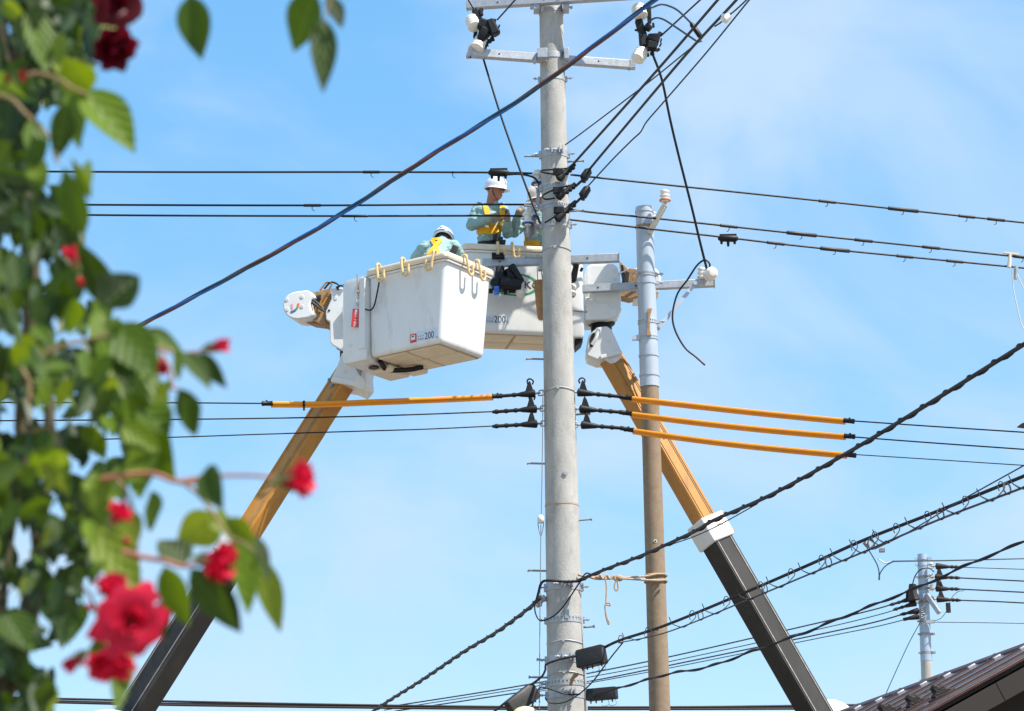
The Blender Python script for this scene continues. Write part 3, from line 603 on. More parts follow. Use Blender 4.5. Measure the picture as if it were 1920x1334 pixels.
camprism('hose_recess', [(1105, 638), (1109, 627), (1114, 623), (1118, 633), (1112, 650), (1106, 652)], Yk-.084, Vector((0, .006, 0)), M['print_black'], bh, 0)
mb = MB(); mb.tube(smooth([P(1122, 618, Yk-.09), P(1118, 633, Yk-.1), P(1110, 647, Yk-.09)], 4), .022, 8); obj('hose_cover', mb, M['whiteb'], bh)
bolt_cap(bh, P(1142, 640, Yk-.083), Vector((0, -1, 0)), .026)
camprism('boom_head_skirt', [(1124, 666), (1162, 656), (1167, 659), (1166, 664), (1126, 674)], Yk-.11, Vector((0, .4, 0)), M['whiteb'], bh, .012)
c0, c1 = P(1136, 655, Yk+.1), P(1322, 978, Yk+.12); d2 = (c1-c0).normalized()
ub, w_, n_ = boom_section(lift2, 'upper_boom', c0, c1, Vector((1, .5, -.2)), .24, .22, 'orange')
camprism('clevis_plate', [(1136, 672), (1164, 664), (1167, 669), (1154, 680), (1146, 682), (1137, 677)], Yk-.06, Vector((0, .03, 0)), M['whiteb'], ub, .004)
for px, py in ((1138, 674), (1150, 676), (1162, 667)): mb = MB(); mb.lathe(P(px, py, Yk-.06), (0, -1, 0), [(.016, 0), (.022, .015)], 10); obj('bolt_head', mb, M['whiteb'], ub)
q = n_*.113+w_*.05
mb = MB(); mb.beam(c0+q+d2*.4, c1+q-d2*.05, .012, .006, n_); obj('rub_stain', mb, M['brown'], ub)
mb = MB(); mb.box(c1+d2*.14, (.32, .36, .34), (d2, w_, n_)); bc = obj('boom_collar', mb, M['whiteb'], lift2, bevel=.02)
for i in range(16):
    mb = MB(); q = c1+d2*(.14+rnd.uniform(-.13, .13))+w_*rnd.uniform(-.15, .18)+n_*.171; mb.lathe(q, n_, [(rnd.uniform(.006, .013), 0), (.006, .003)], 7); obj('paint_chip', mb, M['brown'], bc)
e1 = c1+d2*4.9
lb, w_, n_ = boom_section(lift2, 'lower_boom', c1+d2*.2, e1, Vector((1, .5, -.2)), .30, .28, 'black', True, 'boomedge')
mb = MB(); mb.tube([Vector((e1.x, e1.y, 0)), Vector((e1.x, e1.y, .9)), Vector((e1.x, e1.y, e1.z-.3)), Vector((e1.x, e1.y, e1.z+.25))], [.7, .6, .42, .4], 20); obj('turret', mb, M['whiteb'], lift2)
mb = MB(); q = P(1556, 1352, Yk+.5); mb.ball(q, (.3, .3, .25), 20); mb.beam(q, Vector((e1.x, e1.y, q.z-.8)), .1, .1); obj('boom_rest', mb, M['whiteb'], lift2)

# --- hooks, tag and bag that hang on the buckets
def rim1(u, v): return O1+a1*u+b1*v+Zp*H1
def hookat(px, py, side):
    best = None
    for k in range(400):
        if side == 'f': q = rim1(L1*k/400, -.03)
        elif side == 'e': q = rim1(-.03, W1_*k/400)
        else: q = O2+a2*(L2*k/400)-b2*.03+Zp*H2
        e = abs(proj(q)[0]-px)
        if best is None or e < best[0]: best = (e, q)
    return best[1]
for px, side, lab, tw in ((711, 'f', 'cream hook on the left bucket rim nearest the red tag', 1), (757, 'f', 'cream hook on the left bucket, second from the red tag', 1), (817, 'f', 'cream hook on the left bucket rim below the bending worker', -1),
                     (869, 'e', 'cream hook on the sunlit rim of the left bucket, nearer its corner', 1), (892, 'e', 'cream hook on the sunlit rim of the left bucket, nearer the far bucket', 1),
                     (933, 'g', 'cream hook on the far bucket below the worker with the yellow harness', 0), (960, 'g', 'cream hook on the far bucket rim nearest the tall pole', .4)):
    q = hookat(px, 0, side)
    s_hook(lab, q, a1*-1 if side == 'f' else (b1 if side == 'e' else a2), -b1 if side == 'f' else (-a1 if side == 'e' else -b2), 1.05 if side != 'g' else .9, tw)
Yt = (O1+a1*(L1+.15)-b1*.1).y
tg = thing('safety_tag', P(668, 612, Yt), 'red tag with white writing hanging on a cord beside the left bucket', 'tag')
tu, tv = (P(674, 578, Yt)-P(661.5, 577, Yt)).normalized(), (P(661.5, 577, Yt)-P(658, 612, Yt)).normalized()
mb = MB(); mb.prism([(.0, 0), (.085, .0), (.085, .215), (.0, .215)], P(658, 613, Yt), tu, tv, Vector((0, .006, 0))); tp = obj('plate', mb, M['red'], tg, bevel=.004)
for k, ch in enumerate('補助ロ｜プ確認'): text_mesh(ch, .034, M['print_white'], P(658, 613, Yt)+tu*.026+tv*(.178-.0285*k), tu, tv, tg)
mb = MB(); mb.tube(smooth([P(670, 514, Yt), P(671, 540, Yt), P(672, 556, Yt)], 5), .009, 6); mb.ball(P(672, 548, Yt), .02, 8); obj('cord', mb, M['rope'], tg)
mb = MB(); mb.tube(smooth([P(672, 556, Yt), P(668, 562, Yt), P(671, 572, Yt), P(676, 570, Yt), P(674, 560, Yt), P(672, 556, Yt)], 4), .009, 6); mb.tube([P(670, 568, Yt), P(668, 579, Yt)], .007, 6); obj('snap_clip', mb, M['zinc'], tg)
mb = MB(); pth = smooth([P(675, 570, Yt), P(682, 578, Yt-.02), onface(694, 582, .06), onface(702, 572, .04), onface(708, 545, .04), onface(712, 524, .06)], 6); mb.tube(pth, .009, 6); obj('strap', mb, M['wire'], tg)
mb = MB(); mb.tube(pth[2:7], .013, 6); obj('strap_sleeve', mb, M['red'], tg)
mb = MB(); A, B = P(1013, 528, 30.3), P(1016, 600, 30.3); mb.lathe(B, A-B, [(.035, 0), (.05, .02), (.065, .2), (.075, (A-B).length-.01), (.08, (A-B).length), (.068, (A-B).length+.001), (.05, .1)], 20)
bag = obj('tool_bag', mb, M['canvas']); tag(bag, 'tan canvas tool bag hanging half behind the tall pole', 'bag')
mb = MB(); mb.tube([A+Vector((-.03, 0, 0)), P(1006, 478, 30.38)], .006, 6); mb.tube([A+Vector((.03, 0, 0)), P(1010, 478, 30.38)], .006, 6); obj('bag_cord', mb, M['rope'], bag)
# ------------------------------------------------------------------ wires
X0 = Vector((1, 0, 0))
def path3(pts, Ya, Yb=None, n=8):
    """photograph points -> 3-D line; distance runs as on a straight span; Yb None = far end at the same height"""
    if Yb is None:
        z = P(*pts[0], Ya).z; Yb = Pz(*pts[-1], z).y
    ls = [0]
    for i in range(1, len(pts)): ls.append(ls[-1]+math.hypot(pts[i][0]-pts[i-1][0], pts[i][1]-pts[i-1][1]))
    w3 = [P(*p, 1/((1-t/ls[-1])/Ya+t/ls[-1]/Yb)) for p, t in zip(pts, ls)]
    w3 = smooth(w3, n)
    def gone(p): return p[0] < 0 or p[0] > IW or p[1] < 0 or p[1] > IH
    if gone(pts[-1]): w3.append(w3[-1]+(w3[-1]-w3[-3]).normalized()*9)      # the span runs on beyond the view
    if gone(pts[0]): w3.insert(0, w3[0]+(w3[0]-w3[2]).normalized()*9)
    return w3
def wire(label, pts, Ya, Yb=None, r=.011, m='wire', name='overhead_wire', cat='wire', group=None, n=8, parent=None):
    pth = path3(pts, Ya, Yb, n); mb = MB(); mb.tube(pth, r, 6); o = obj(name, mb, M[m], parent)
    if parent is None: tag(o, label, cat, group)
    return o, pth
def sleeve(parent, p, q, r, m='wire', hook=True):
    mb = MB(); d = (q-p); mb.tube([p, p+d*.03, q-d*.03, q], [r*.7, r, r, r*.7], 8); o = obj('line_sleeve', mb, M[m], parent)
    if hook: mb = MB(); c = p.lerp(q, .5); mb.tube(smooth([c, c-Zp*.05, c-Zp*.07-d.normalized()*.03], 3), .005, 5); obj('sleeve_tail', mb, M[m], o)
def at_x(pth, px):
    for i in range(len(pth)-1):
        x0, x1 = proj(pth[i])[0], proj(pth[i+1])[0]
        if (x0-px)*(x1-px) <= 0 and x0 != x1: return pth[i].lerp(pth[i+1], (px-x0)/(x1-x0))
    return pth[0] if abs(proj(pth[0])[0]-px) < abs(proj(pth[-1])[0]-px) else pth[-1]
def line_cover(label, c, Y, s=1.0):
    t = thing('line_clamp', P(c[0], c[1]+10, Y), label, 'clamp'); k = mpp(Y)*s
    mb = MB(); A, B = P(c[0]-20*s, c[1], Y), P(c[0]+20*s, c[1]+1, Y)
    mb.tube([A, A.lerp(B, .06), A.lerp(B, .15), A.lerp(B, .85), A.lerp(B, .94), B], [3*k, 5*k, 7*k, 7*k, 5*k, 3*k], 10); obj('housing', mb, M['rubber'], t)
    mb = MB(); mb.box(P(c[0], c[1]-6*s, Y), (34*k, 5*k, 4*k)); obj('top_rib', mb, M['rubber'], t)
    for dx, ln in ((-13, 8), (0, 13), (13, 8)):
        mb = MB(); A = P(c[0]+dx*s, c[1]+4*s, Y); mb.tube([A, A-Zp*(ln*k)], [3.2*k, 2.4*k], 8); obj('bolt_boot', mb, M['rubber'], t)
Ya = 30.1
# three main lines left of the pole
L1w = wire('topmost of the three level wires left of the pole', [(1010, 326), (930, 324), (700, 323), (300, 323), (-120, 321)], Ya, None, .0125)
L2w = wire('middle of the three level wires left of the pole', [(1000, 384), (880, 384), (600, 385.5), (300, 385), (-120, 383)], Ya+.1, None, .0125)
L3w = wire('lowest of the three level wires, held by the gloved worker', [(1000, 407), (930, 405), (660, 405.5), (300, 404.5), (-120, 401)], 30.32, 29.9, .0125)
sleeve(L1w[0], at_x(L1w[1], 712), at_x(L1w[1], 680), .019); sleeve(L2w[0], at_x(L2w[1], 602), at_x(L2w[1], 569), .019); sleeve(L3w[0], at_x(L3w[1], 690), at_x(L3w[1], 640), .017)
sleeve(L1w[0], at_x(L1w[1], 851), at_x(L1w[1], 847), .015)
wire('black jumper curving down beside the blue-striped insulator', [(948, 328), (975, 327), (1000, 333), (1010, 345), (1014, 358)], 30.05, 30.0, .013, name='jumper_wire')
# right of the pole
R1w = wire('topmost of the three long wires falling gently to the right', [(1070, 328), (1115, 333), (1240, 346), (1500, 373), (1920, 418), (2040, 431)], 30.05, None, .0125)
R2w = wire('middle of the three long wires falling gently to the right', [(1070, 393), (1115, 399), (1240, 411), (1500, 439), (1920, 483), (2040, 496)], 30.05, None, .0125)
R3w = wire('lowest of the three long wires, carrying the black clamp', [(1066, 412), (1240, 432), (1365, 446), (1540, 466), (1920, 503), (2040, 515)], 30.05, None, .0125)
for W_, segs in ((R1w, ((1535, 1567), (1665, 1722), (1797, 1828), (1851, 1884))), (R2w, ((1350, 1383), (1475, 1531), (1602, 1636), (1729, 1762), (1900, 1935))), (R3w, ((1438, 1471), (1538, 1593), (1681, 1712), (1774, 1806)))):
    for x0, x1 in segs: sleeve(W_[0], at_x(W_[1], x0), at_x(W_[1], x1), .021 if x1-x0 < 40 else .026, 'wire_grey')
line_cover('black three-legged clamp on the lowest long wire beyond the thin pole', (1365, 447), at_x(R3w[1], 1365).y-.02, .95)
line_cover('black three-legged clamp in front of the standing worker\'s white helmet', (935, 324), Ya-.02, .98)
# steep wires going over us
c = 'wire_grey'
Wa = wire('thinnest steep wire from the pole band to the tap joint', [(1060, 272), (1097, 245), (1213, 157), (1312, 77)], 29.85, None, .008, c)
Wb = wire('thick steep wire, nearest the pole of the climbing pair', [(1072, 312), (1083, 299), (1233, 131), (1346, 0), (1420, -85)], 29.85, None, .0155, c)
Wc = wire('thick steep wire, outer one of the climbing pair with the tap joint', [(1098, 328), (1120, 300), (1268, 124), (1324, 61), (1381, 0), (1450, -78)], 29.85, None, .0155, c)
Wd = wire('thin kinked steep wire, outermost of those climbing to the top edge', [(1100, 352), (1149, 299), (1185, 263), (1201, 248), (1213, 228), (1245, 191), (1327, 96), (1405, 0), (1470, -78)], 29.85, None, .009, c, n=10)
wire('steep wire leaving the black fuse cutout towards the top edge', [(1239, 68), (1313, 0), (1380, -62)], 29.7, None, .011, c)
wire('short wire from the other fuse cutout up past the top arm', [(932, 38), (966, 0), (1000, -40)], 29.6, 29.5, .01, c)
wire('short wire entering the other fuse cutout from above', [(892, 24), (876, -4), (868, -30)], 29.65, 29.6, .009, 'wire')
wire('upper black jumper loop from the fuse cutout to the tap joint', [(1222, 15), (1239, 9), (1255, 12), (1272, 21), (1296, 44)], 29.7, 26.6, .0115, 'wire', 'jumper_wire')
wire('lower black jumper loop from the fuse cutout to the tap joint', [(1217, 40), (1230, 34), (1244, 37), (1262, 48), (1308, 79)], 29.7, 26.6, .0115, 'wire', 'jumper_wire')
mb = MB(); A, B = P(1295, 43, 26.6), P(1316, 73, 26.6); mb.tube([A, A.lerp(B, .15), A.lerp(B, .85), B], [.014, .03, .03, .014], 8); o = obj('tap_joint', mb, M['wire'])
mb = MB(); mb.tube([P(1304, 80, 26.6), P(1316, 77, 26.6)], .014, 8); obj('joint_clamp', mb, M['strand'], o); tag(o, 'black tap joint where the jumper loops meet the steep wire', 'joint')
q = P(1360, 34, 24.2); insulator('strain_insulator', 'small white ball insulator on the steep wire near the top edge', q-Vector((.035, 0, .02)), Vector((1, 0, .5)), .055, .09, 1, base=False)
wire('thin tie wire holding the white ball insulator', [(1340, 50), (1352, 42), (1362, 32), (1376, 22), (1400, 0), (1430, -30)], 24.4, 23.8, .008, c)
# blue and maroon service drop, three twisted cores
core = path3([(-60, 778), (100, 697), (262, 611), (400, 537), (600, 426), (800, 297), (1000, 170), (1228, 0), (1330, -76)], 30.5, 25.5, 16)
sd_ = thing('service_drop', core[0], 'blue and maroon twisted drop cable crossing in front of the pole top', 'cable')
for k, m_ in enumerate(('blue', 'red_cable', 'teal_cable')):
    pts = []; ln = 0
    for i, p in enumerate(core):
        if i: ln += (p-core[i-1]).length
        t = (core[min(i+1, len(core)-1)]-core[max(i-1, 0)]); u, v, _ = frame(t); a = ln*3.1+k*2.094; pts.append(p+(u*math.cos(a)+v*math.sin(a))*.0145)
    mb = MB(); mb.tube(pts, .0145, 7); obj('cable_core', mb, M[m_], sd_)
# drops to the second pole and to the insulator
wire('black drop wire slanting from the top arm down to the half-hidden worker', [(906, 110), (937, 211), (968, 300), (990, 360), (1013, 420)], 29.8, 29.85, .0135)
wire('black drop cable swinging from the top arm to the thin pole arm tip', [(1223, 100), (1241, 150), (1256, 222), (1272, 290), (1296, 385), (1312, 452), (1324, 500), (1328, 515)], 29.7, 30.6, .016)
wire('loose cable end dangling below the thin pole arm', [(1326, 510), (1331, 497), (1322, 488), (1307, 498), (1289, 525), (1270, 552), (1261, 590), (1266, 620), (1284, 652), (1304, 669), (1322, 685)], 30.6, 30.6, .0125)
# dead-end clamps, orange covers
def dead_end(label, A, B, Y0, Y1_, horn=True, loop=True, s=1.0, m='rubber', group=None):
    """cone-shaped dead-end clamp: A at the pole, B where the wire enters"""
    t = thing('dead_end_clamp', P(*A, Y0), label, 'clamp', group); a, b = P(*A, Y0), P(*B, Y1_); d = (b-a).normalized(); ln = (b-a).length; k = s
    mb = MB(); prof = [(.022*k, 0), (.048*k, .01*k), (.05*k, .03*k), (.03*k, .17*k), (.022*k, .2*k)]
    x = .2*k; q = max(1, int((ln-.25*k)/.13/k))
    for i in range(q+1):
        h = .25*k+(ln-.3*k)*i/max(1, q); prof += [(.021*k, h-.02*k), (.028*k, h-.016*k), (.028*k, h+.016*k), (.021*k, h+.02*k)]
    prof += [(.018*k, ln)]
    mb.lathe(a, d, prof, 12); obj('cone_body', mb, M[m], t)
    if horn:
        mb = MB(); u = (Zp-d*d.z).normalized(); mb.prism([(.02*k, .02*k), (.12*k, .02*k), (.085*k, .11*k), (.06*k, .15*k), (.045*k, .14*k)], a-Vector((0, .03, 0))*k, d, u, Vector((0, .06, 0))*k); obj('horn', mb, M[m], t, bevel=.005)
        if loop: mb = MB(); c0_ = a+d*.06*k+u*.11*k; mb.tube(smooth([c0_+d*.015*k, c0_+u*.05*k+d*.02*k, c0_+u*.07*k-d*.015*k, c0_+u*.04*k-d*.05*k, c0_-d*.035*k], 4), .01*k, 6); obj('wire_loop', mb, M['wire'], t)
    mb = MB(); mb.tube([a-d*.06*k, a+d*.02], .012*k, 6); mb.tube(smooth([a-d*.12*k+Zp*.02*k, a-d*.05*k+Zp*.03*k, a-d*.04*k-Zp*.03*k, a-d*.12*k-Zp*.02*k], 4), .008*k, 6); obj('shackle', mb, M['zinc_dark'], t)
    return t
def hose(label, pts, Y0, Y1_, r=.025):
    pth = path3(pts, Y0, Y1_, 10); t = thing('insulating_cover', pth[0], label, 'line cover', 'orange insulating covers on the wires')
    mb = MB(); n_ = 14; rings = []
    for i, p in enumerate(pth):                              # split hose: round tube with a lipped seam underneath
        dd = (pth[min(i+1, len(pth)-1)]-pth[max(i-1, 0)]).normalized(); side = dd.cross(Zp).normalized(); up = side.cross(dd)
        rings.append([p+(side*math.cos(a)+up*math.sin(a))*r for a in [2*math.pi*j/n_ for j in range(n_)]])
    mb.loft(rings); obj('hose', mb, M['cover'], t)
    mb = MB(); mb.ribbon([p-Zp*(r+.009) for p in pth], [Vector((0, -1, 0))]*len(pth), .03, .006); obj('seam_lip', mb, M['cover'], t)
    for e, f_ in ((pth[0], pth[1]), (pth[-1], pth[-2])):
        d = (e-f_).normalized(); mb = MB(); mb.lathe(e-d*.02, d, [(r*.9, 0), (r*1.18, .002), (r*1.18, .02), (r*1.08, .03), (r*1.08, .1), (r*1.18, .105), (r*1.15, .125), (r*.5, .128)], 14); mb.box(e+d*.05+Zp*r*1.1, (.02, .02, .02)); obj('end_cap', mb, M['rubber'], t)
    return t, pth
lab = ('top', 'middle', 'bottom')
# three wires left
dead_end('topmost cone clamp of the three at the pole\'s rose side', (1004, 738), (926, 744), 29.95, 29.9)
dead_end('middle cone clamp of the three at the pole\'s rose side', (1007, 767), (923, 773), 29.95, 29.9)
dead_end('bottom cone clamp of the three at the pole\'s rose side', (1008, 795), (923, 800), 29.95, 29.9, True, False)
h, hp = hose('orange insulating cover in front of the boom, on the rose side of the pole', [(925, 743.5), (830, 748), (700, 753), (600, 757), (508, 757)], 29.9, 29.35)
mb = MB(); c = at_x(hp, 570); mb.lathe(c, Vector((1, 0, 0)), [(.034, -.012), (.036, -.012), (.036, .012), (.034, .012)], 14); mb.box(c-Zp*.05, (.02, .02, .06)); obj('strap_band', mb, M['rubber'], h)
wire('thin wire running on from the orange cover behind the roses', [(510, 757), (300, 755.5), (0, 755), (-120, 754)], 29.35, 28.6, .0085)
wire('thin wire from the middle clamp, crossing in front of the boom', [(930, 772), (800, 777), (640, 782), (480, 785), (300, 787), (-100, 790)], 29.9, 28.6, .0085)
wire('thin wire from the bottom clamp, lowest one crossing the boom', [(930, 799), (800, 805), (640, 810), (480, 815), (300, 821), (-100, 832)], 29.9, 28.6, .0075)
for nm, A, B, H, T in (('topmost', (1082, 736), (1172, 745), [(1183, 747), (1300, 760), (1400, 771), (1500, 781), (1585, 789)], [(1590, 789), (1750, 800), (1920, 811), (2040, 819)]),
                       ('middle', (1086, 767), (1172, 774), [(1183, 776), (1300, 790.5), (1400, 801.5), (1500, 811), (1586, 818)], [(1590, 819), (1750, 831), (1920, 843), (2040, 852)]),
                       ('bottom', (1089, 797), (1174, 804), [(1186, 807), (1300, 823), (1400, 835), (1500, 845), (1588, 853)], [(1592, 852), (1750, 862), (1920, 873), (2040, 880)])):
    dead_end(nm+' cone clamp of the three between the two poles', A, B, 29.95, 30.0, True, nm == 'topmost')
    hose(nm+' of the three orange insulating covers crossing the thin pole', H, 30.05, 29.2)
    wire('thin wire beyond the '+nm+' orange cover at the right edge', T, 29.2, 27.4, .0085 if nm != 'bottom' else .006)
# dead ends of the steep wires in front of the pole
def side_dead_end(label, pts, Y, k):
    t = thing('dead_end_clamp', P(*pts[0], Y), label, 'clamp'); pth = [P(*p, Y) for p in pts]; mb = MB()
    mb.tube([pth[0], pth[0].lerp(pth[1], .2), pth[1], pth[1].lerp(pth[2], .1), pth[2]], [.018*k, .05*k, .042*k, .03*k, .024*k], 10)
    for f_ in (.25, .5, .75): c = pth[1].lerp(pth[2], f_); mb.ball(c+Vector((.014, 0, -.016)), .026*k, 8)
    obj('cone_body', mb, M['rubber'], t); mb = MB(); c = pth[1]; mb.box(c+Vector((-.05, -.02, .03)), (.12*k, .05*k, .08*k)); obj('horn', mb, M['rubber'], t, bevel=.01); return t
side_dead_end('black clamp strapped to the pole front, uppermost of three slanting ones', [(1046, 338), (1055, 328), (1078, 308)], 29.78, 1.05)
side_dead_end('black clamp strapped to the pole front, middle of three slanting ones', [(1044, 372), (1055, 363), (1079, 345)], 29.76, 1.05)
side_dead_end('black clamp strapped to the pole front, lowest of three slanting ones', [(1042, 414), (1056, 400), (1080, 378)], 29.74, 1.05)
wire('slack jumper looping round the upper clamp on the pole front', [(1066, 316), (1040, 318), (1016, 320), (1020, 324), (1046, 328)], 29.78, 29.74, .011, 'wire', 'jumper_wire')
wire('slack jumper hooking round the middle clamp on the pole front', [(1070, 348), (1045, 354), (1022, 364), (1018, 370), (1024, 374), (1040, 372)], 29.76, 29.72, .011, 'wire', 'jumper_wire')
wire('short cut lead below the lowest clamp on the pole front', [(1078, 382), (1050, 400), (1032, 412), (1021, 418)], 29.74, 29.72, .01, 'wire', 'jumper_wire')
for lb_, c in (('black wedge connector on the outer thick steep wire', (1099, 328)), ('black wedge connector on the kinked steep wire', (1097, 361))):
    t = thing('wedge_connector', P(*c, 29.7), lb_, 'connector'); mb = MB(); k = mpp(29.7)
    A, B = P(c[0]-7, c[1]+10, 29.7), P(c[0]+7, c[1]-11, 29.7); mb.tube([A, A.lerp(B, .15), A.lerp(B, .8), B], [.02, .055, .05, .02], 8); obj('boot', mb, M['rubber'], t)
    mb = MB(); mb.tube([P(c[0]-3, c[1]+4, 29.68), P(c[0]-4, c[1]+15, 29.68)], [.03, .022], 8); obj('bolt_boot', mb, M['rubber'], t)
    wire(None, [(c[0]-7, c[1]+10), (c[0]-20, c[1]+22)], 29.7, 29.76, .016, 'wire_grey', 'lead', parent=t)
# beside the pole: strand with strain insulator, pvc conduit
stay = thing('earth_strand', P(1012, 1334, 29.9), 'thin steel strand hanging along the shaded side of the tall pole', 'wire')
for pts in ([(1018, 730), (1017, 850), (1015, 965)], [(1014, 985), (1014, 1010), (1012, 1200), (1011, 1360)], [(1010, 975), (1009, 985), (1014, 1005), (1019, 985), (1018, 975)]):
    wire(None, pts, 29.9, 29.9, .006, 'strand', 'strand', parent=stay)
mb = MB(); mb.ball(P(1014, 974, 29.9), (.042, .042, .055), 14); obj('strain_insulator', mb, M['porcelain'], stay)
wire('slim grey conduit running down the sunlit side of the tall pole', [(1079, 975), (1083, 1060), (1090, 1160), (1097, 1270), (1101, 1380)], 29.95, 29.95, .018, 'zinc', 'conduit', 'conduit')
# telecom cables
def twisted(label, pts, Ya, Yb, r, rh, pitch, m1, m2, amp=1.15, n=12, name='telecom_cable'):
    core = path3(pts, Ya, Yb, n); dense = []
    for i in range(len(core)-1):
        q = max(1, int((core[i+1]-core[i]).length/(pitch/10)))
        dense += [core[i].lerp(core[i+1], k/q) for k in range(q)]
    t = thing(name, core[0], label, 'cable'); mb = MB(); mb.tube(core, r, 8); obj('sheath', mb, M[m1], t); pts_ = []; ln = 0
    for i, p in enumerate(dense):
        if i: ln += (p-dense[i-1]).length
        d = dense[min(i+1, len(dense)-1)]-dense[max(i-1, 0)]; u, v, _ = frame(d); a = ln*2*math.pi/pitch; pts_.append(p+(u*math.cos(a)+v*math.sin(a))*(r*amp))
    mb = MB(); mb.tube(pts_, rh, 5); obj('lashing', mb, M[m2], t); return t, core
Yc = 29.75
twisted('thick twisted cable climbing from the pole to the right edge', [(1086, 1088), (1140, 1066), (1208, 1040), (1300, 998), (1340, 975), (1450, 926), (1600, 843), (1750, 752), (1920, 646), (2040, 570)], Yc, None, .019, .010, .42, 'wire_grey', 'wire_brown')
twisted('twisted cable falling away from the pole towards the bottom edge', [(1012, 1120), (990, 1142), (930, 1186), (870, 1222), (790, 1276), (720, 1320), (660, 1362)], Yc, 40.5, .02, .011, .45, 'wire_grey', 'wire_brown')
wire('black cable bend wrapping the pole under the steel band', [(1090, 1090), (1060, 1091), (1024, 1089), (1014, 1096), (1010, 1110), (1005, 1128), (1000, 1136)], 29.72, 29.75, .016, 'wire', 'telecom_cable', 'cable')
wire('slack black loop hanging across the pole below the cable bend', [(1110, 1078), (1098, 1076), (1085, 1095), (1070, 1118), (1050, 1145), (1030, 1160), (1012, 1163), (1004, 1150), (1002, 1132)], 29.65, 29.7, .009, 'wire', 'telecom_cable', 'cable')
wire('thin lead beside the twisted cable, crossing the orange boom end', [(1250, 1024), (1300, 1007), (1350, 984), (1420, 945)], 28.4, 26.6, .006, 'wire_grey')
insulator('guy_insulator', 'rounded grey guy insulator beside the pole at the cable bend', P(1022, 1118, 29.95), Vector((-.6, 0, -.7)), .05, .16, 2, m='zinc', base=False)
# cable with spiral hangers
hp_ = [(1128, 1217), (1165, 1200), (1250, 1172), (1400, 1110), (1520, 1058), (1620, 1013), (1760, 958), (1920, 893), (2030, 847)]
main = path3(hp_, 29.6, None, 14); mess_px = [(1160, 1206), (1250, 1186), (1400, 1126), (1520, 1076), (1620, 1035), (1760, 975), (1920, 914), (2030, 868)]
Yend = main[-1].y; mess = path3(mess_px, 29.3, Yend, 14)
hc = thing('telecom_cable', main[0], 'cable with spiral hanger loops climbing from the black box to the right edge', 'cable')
mb = MB(); mb.tube(main, .0165, 8); obj('sheath', mb, M['wire_brown'], hc); mb = MB(); mb.tube(mess, .0065, 6); obj('support_wire', mb, M['wire_brown'], hc)
for i, px in enumerate((1170, 1258, 1320, 1385, 1440, 1500, 1560, 1596, 1640, 1700, 1770, 1835, 1895)):
    A = at_x(main, px); k = mpp(A.y); up = .1+.02*rnd.random(); arc = 40+8*rnd.random()
    lo = [at_x(mess, px+x)-Zp*(e*k) for x, e in ((14, -3), (22, 1), (30, 1))]; C_ = at_x(main, px+arc)
    mb = MB(); mb.tube(smooth([A+Zp*(11*k)-X0*(3*k), A+Zp*(1*k)+X0*k, A.lerp(lo[0], .45)-X0*(1*k)]+lo+[C_.lerp(at_x(mess, px+arc), .4)+X0*(4*k), C_+Zp*(5*k)+X0*(1*k), C_+Zp*(6*k)-X0*(4*k), C_-X0*(7*k)-Zp*(2*k), C_.lerp(lo[2], .5)], 5), .0048, 5)
    if i % 2 == 0: q = at_x(mess, px-6)+Zp*(2*k); mb.tube([q+Vector((math.cos(a)*4*k, math.sin(a)*.02, (math.sin(a)*8+4)*k)) for a in [2*math.pi*j/14 for j in range(15)]], .0048, 5)
    obj('hanger_loop', mb, M['wire_brown'], hc)
q0 = at_x(main, 1620); k = mpp(q0.y); tapt = thing('drop_tap', q0, 'small tap with blue drop lead hanging under the spiral-hung cable', 'connector')
mb = MB(); mb.tube([q0-Zp*4*k, q0-Zp*14*k+Vector((8*k, 0, 0))], .02, 8); mb.box(q0-Zp*14*k+Vector((32*k, 0, -6*k)), (.05, .05, .03)); obj('clamp', mb, M['strand'], tapt)
for pts, m_ in (([(1622, 1015), (1626, 1010), (1640, 1018), (1650, 1022), (1662, 1014)], 'wire_grey'), ([(1620, 1018), (1634, 1040), (1644, 1058), (1648, 1072), (1648, 1088)], 'teal_cable'), ([(1649, 1088), (1650, 1076), (1660, 1062), (1675, 1053)], 'teal_cable'), ([(1646, 1048), (1660, 1056), (1673, 1053)], 'thin_white')):
    wire(None, pts, q0.y, q0.y, .006, m_, 'lead', parent=tapt)
wire('thin wire from the tap, passing the distant pole near its top', [(1675, 1053), (1700, 1052.5), (1800, 1051), (1920, 1048), (2030, 1046)], q0.y, 40, .008, 'wire_grey')
wire('thin wire rising steeply behind the spiral-hung cable', [(1640, 1030), (1700, 1000), (1800, 940), (1920, 873), (2000, 826)], 25, 19.5, .006, 'wire_grey')
twisted('twisted pair climbing past the distant pole to the right edge', [(1110, 1305), (1155, 1292), (1250, 1265), (1330, 1250), (1420, 1218), (1500, 1190), (1580, 1158), (1700, 1110), (1740, 1094), (1800, 1066), (1860, 1040), (1920, 1016), (2030, 966)], 29.6, None, .009, .009, .8, 'wire_brown', 'wire_grey', 1.4)
wire('slack wire from the spiral cable down across the pole foot', [(1168, 1205), (1140, 1240), (1110, 1280), (1080, 1306), (1055, 1318), (1030, 1318), (1022, 1308)], 29.4, 29.6, .008, 'wire_grey')
wire('dark cable bend from the black box round the pole', [(1085, 1230), (1060, 1234), (1026, 1245), (1022, 1258), (1010, 1274), (960, 1308), (920, 1340)], 29.65, 29.6, .014, 'wire_brown', 'telecom_cable', 'cable')
wire('thin cable curling from the lower band to the pole foot closure', [(1088, 1302), (1062, 1302), (1024, 1290), (1010, 1292), (1000, 1318), (990, 1345)], 29.6, 29.5, .01, 'wire_brown', 'telecom_cable', 'cable')
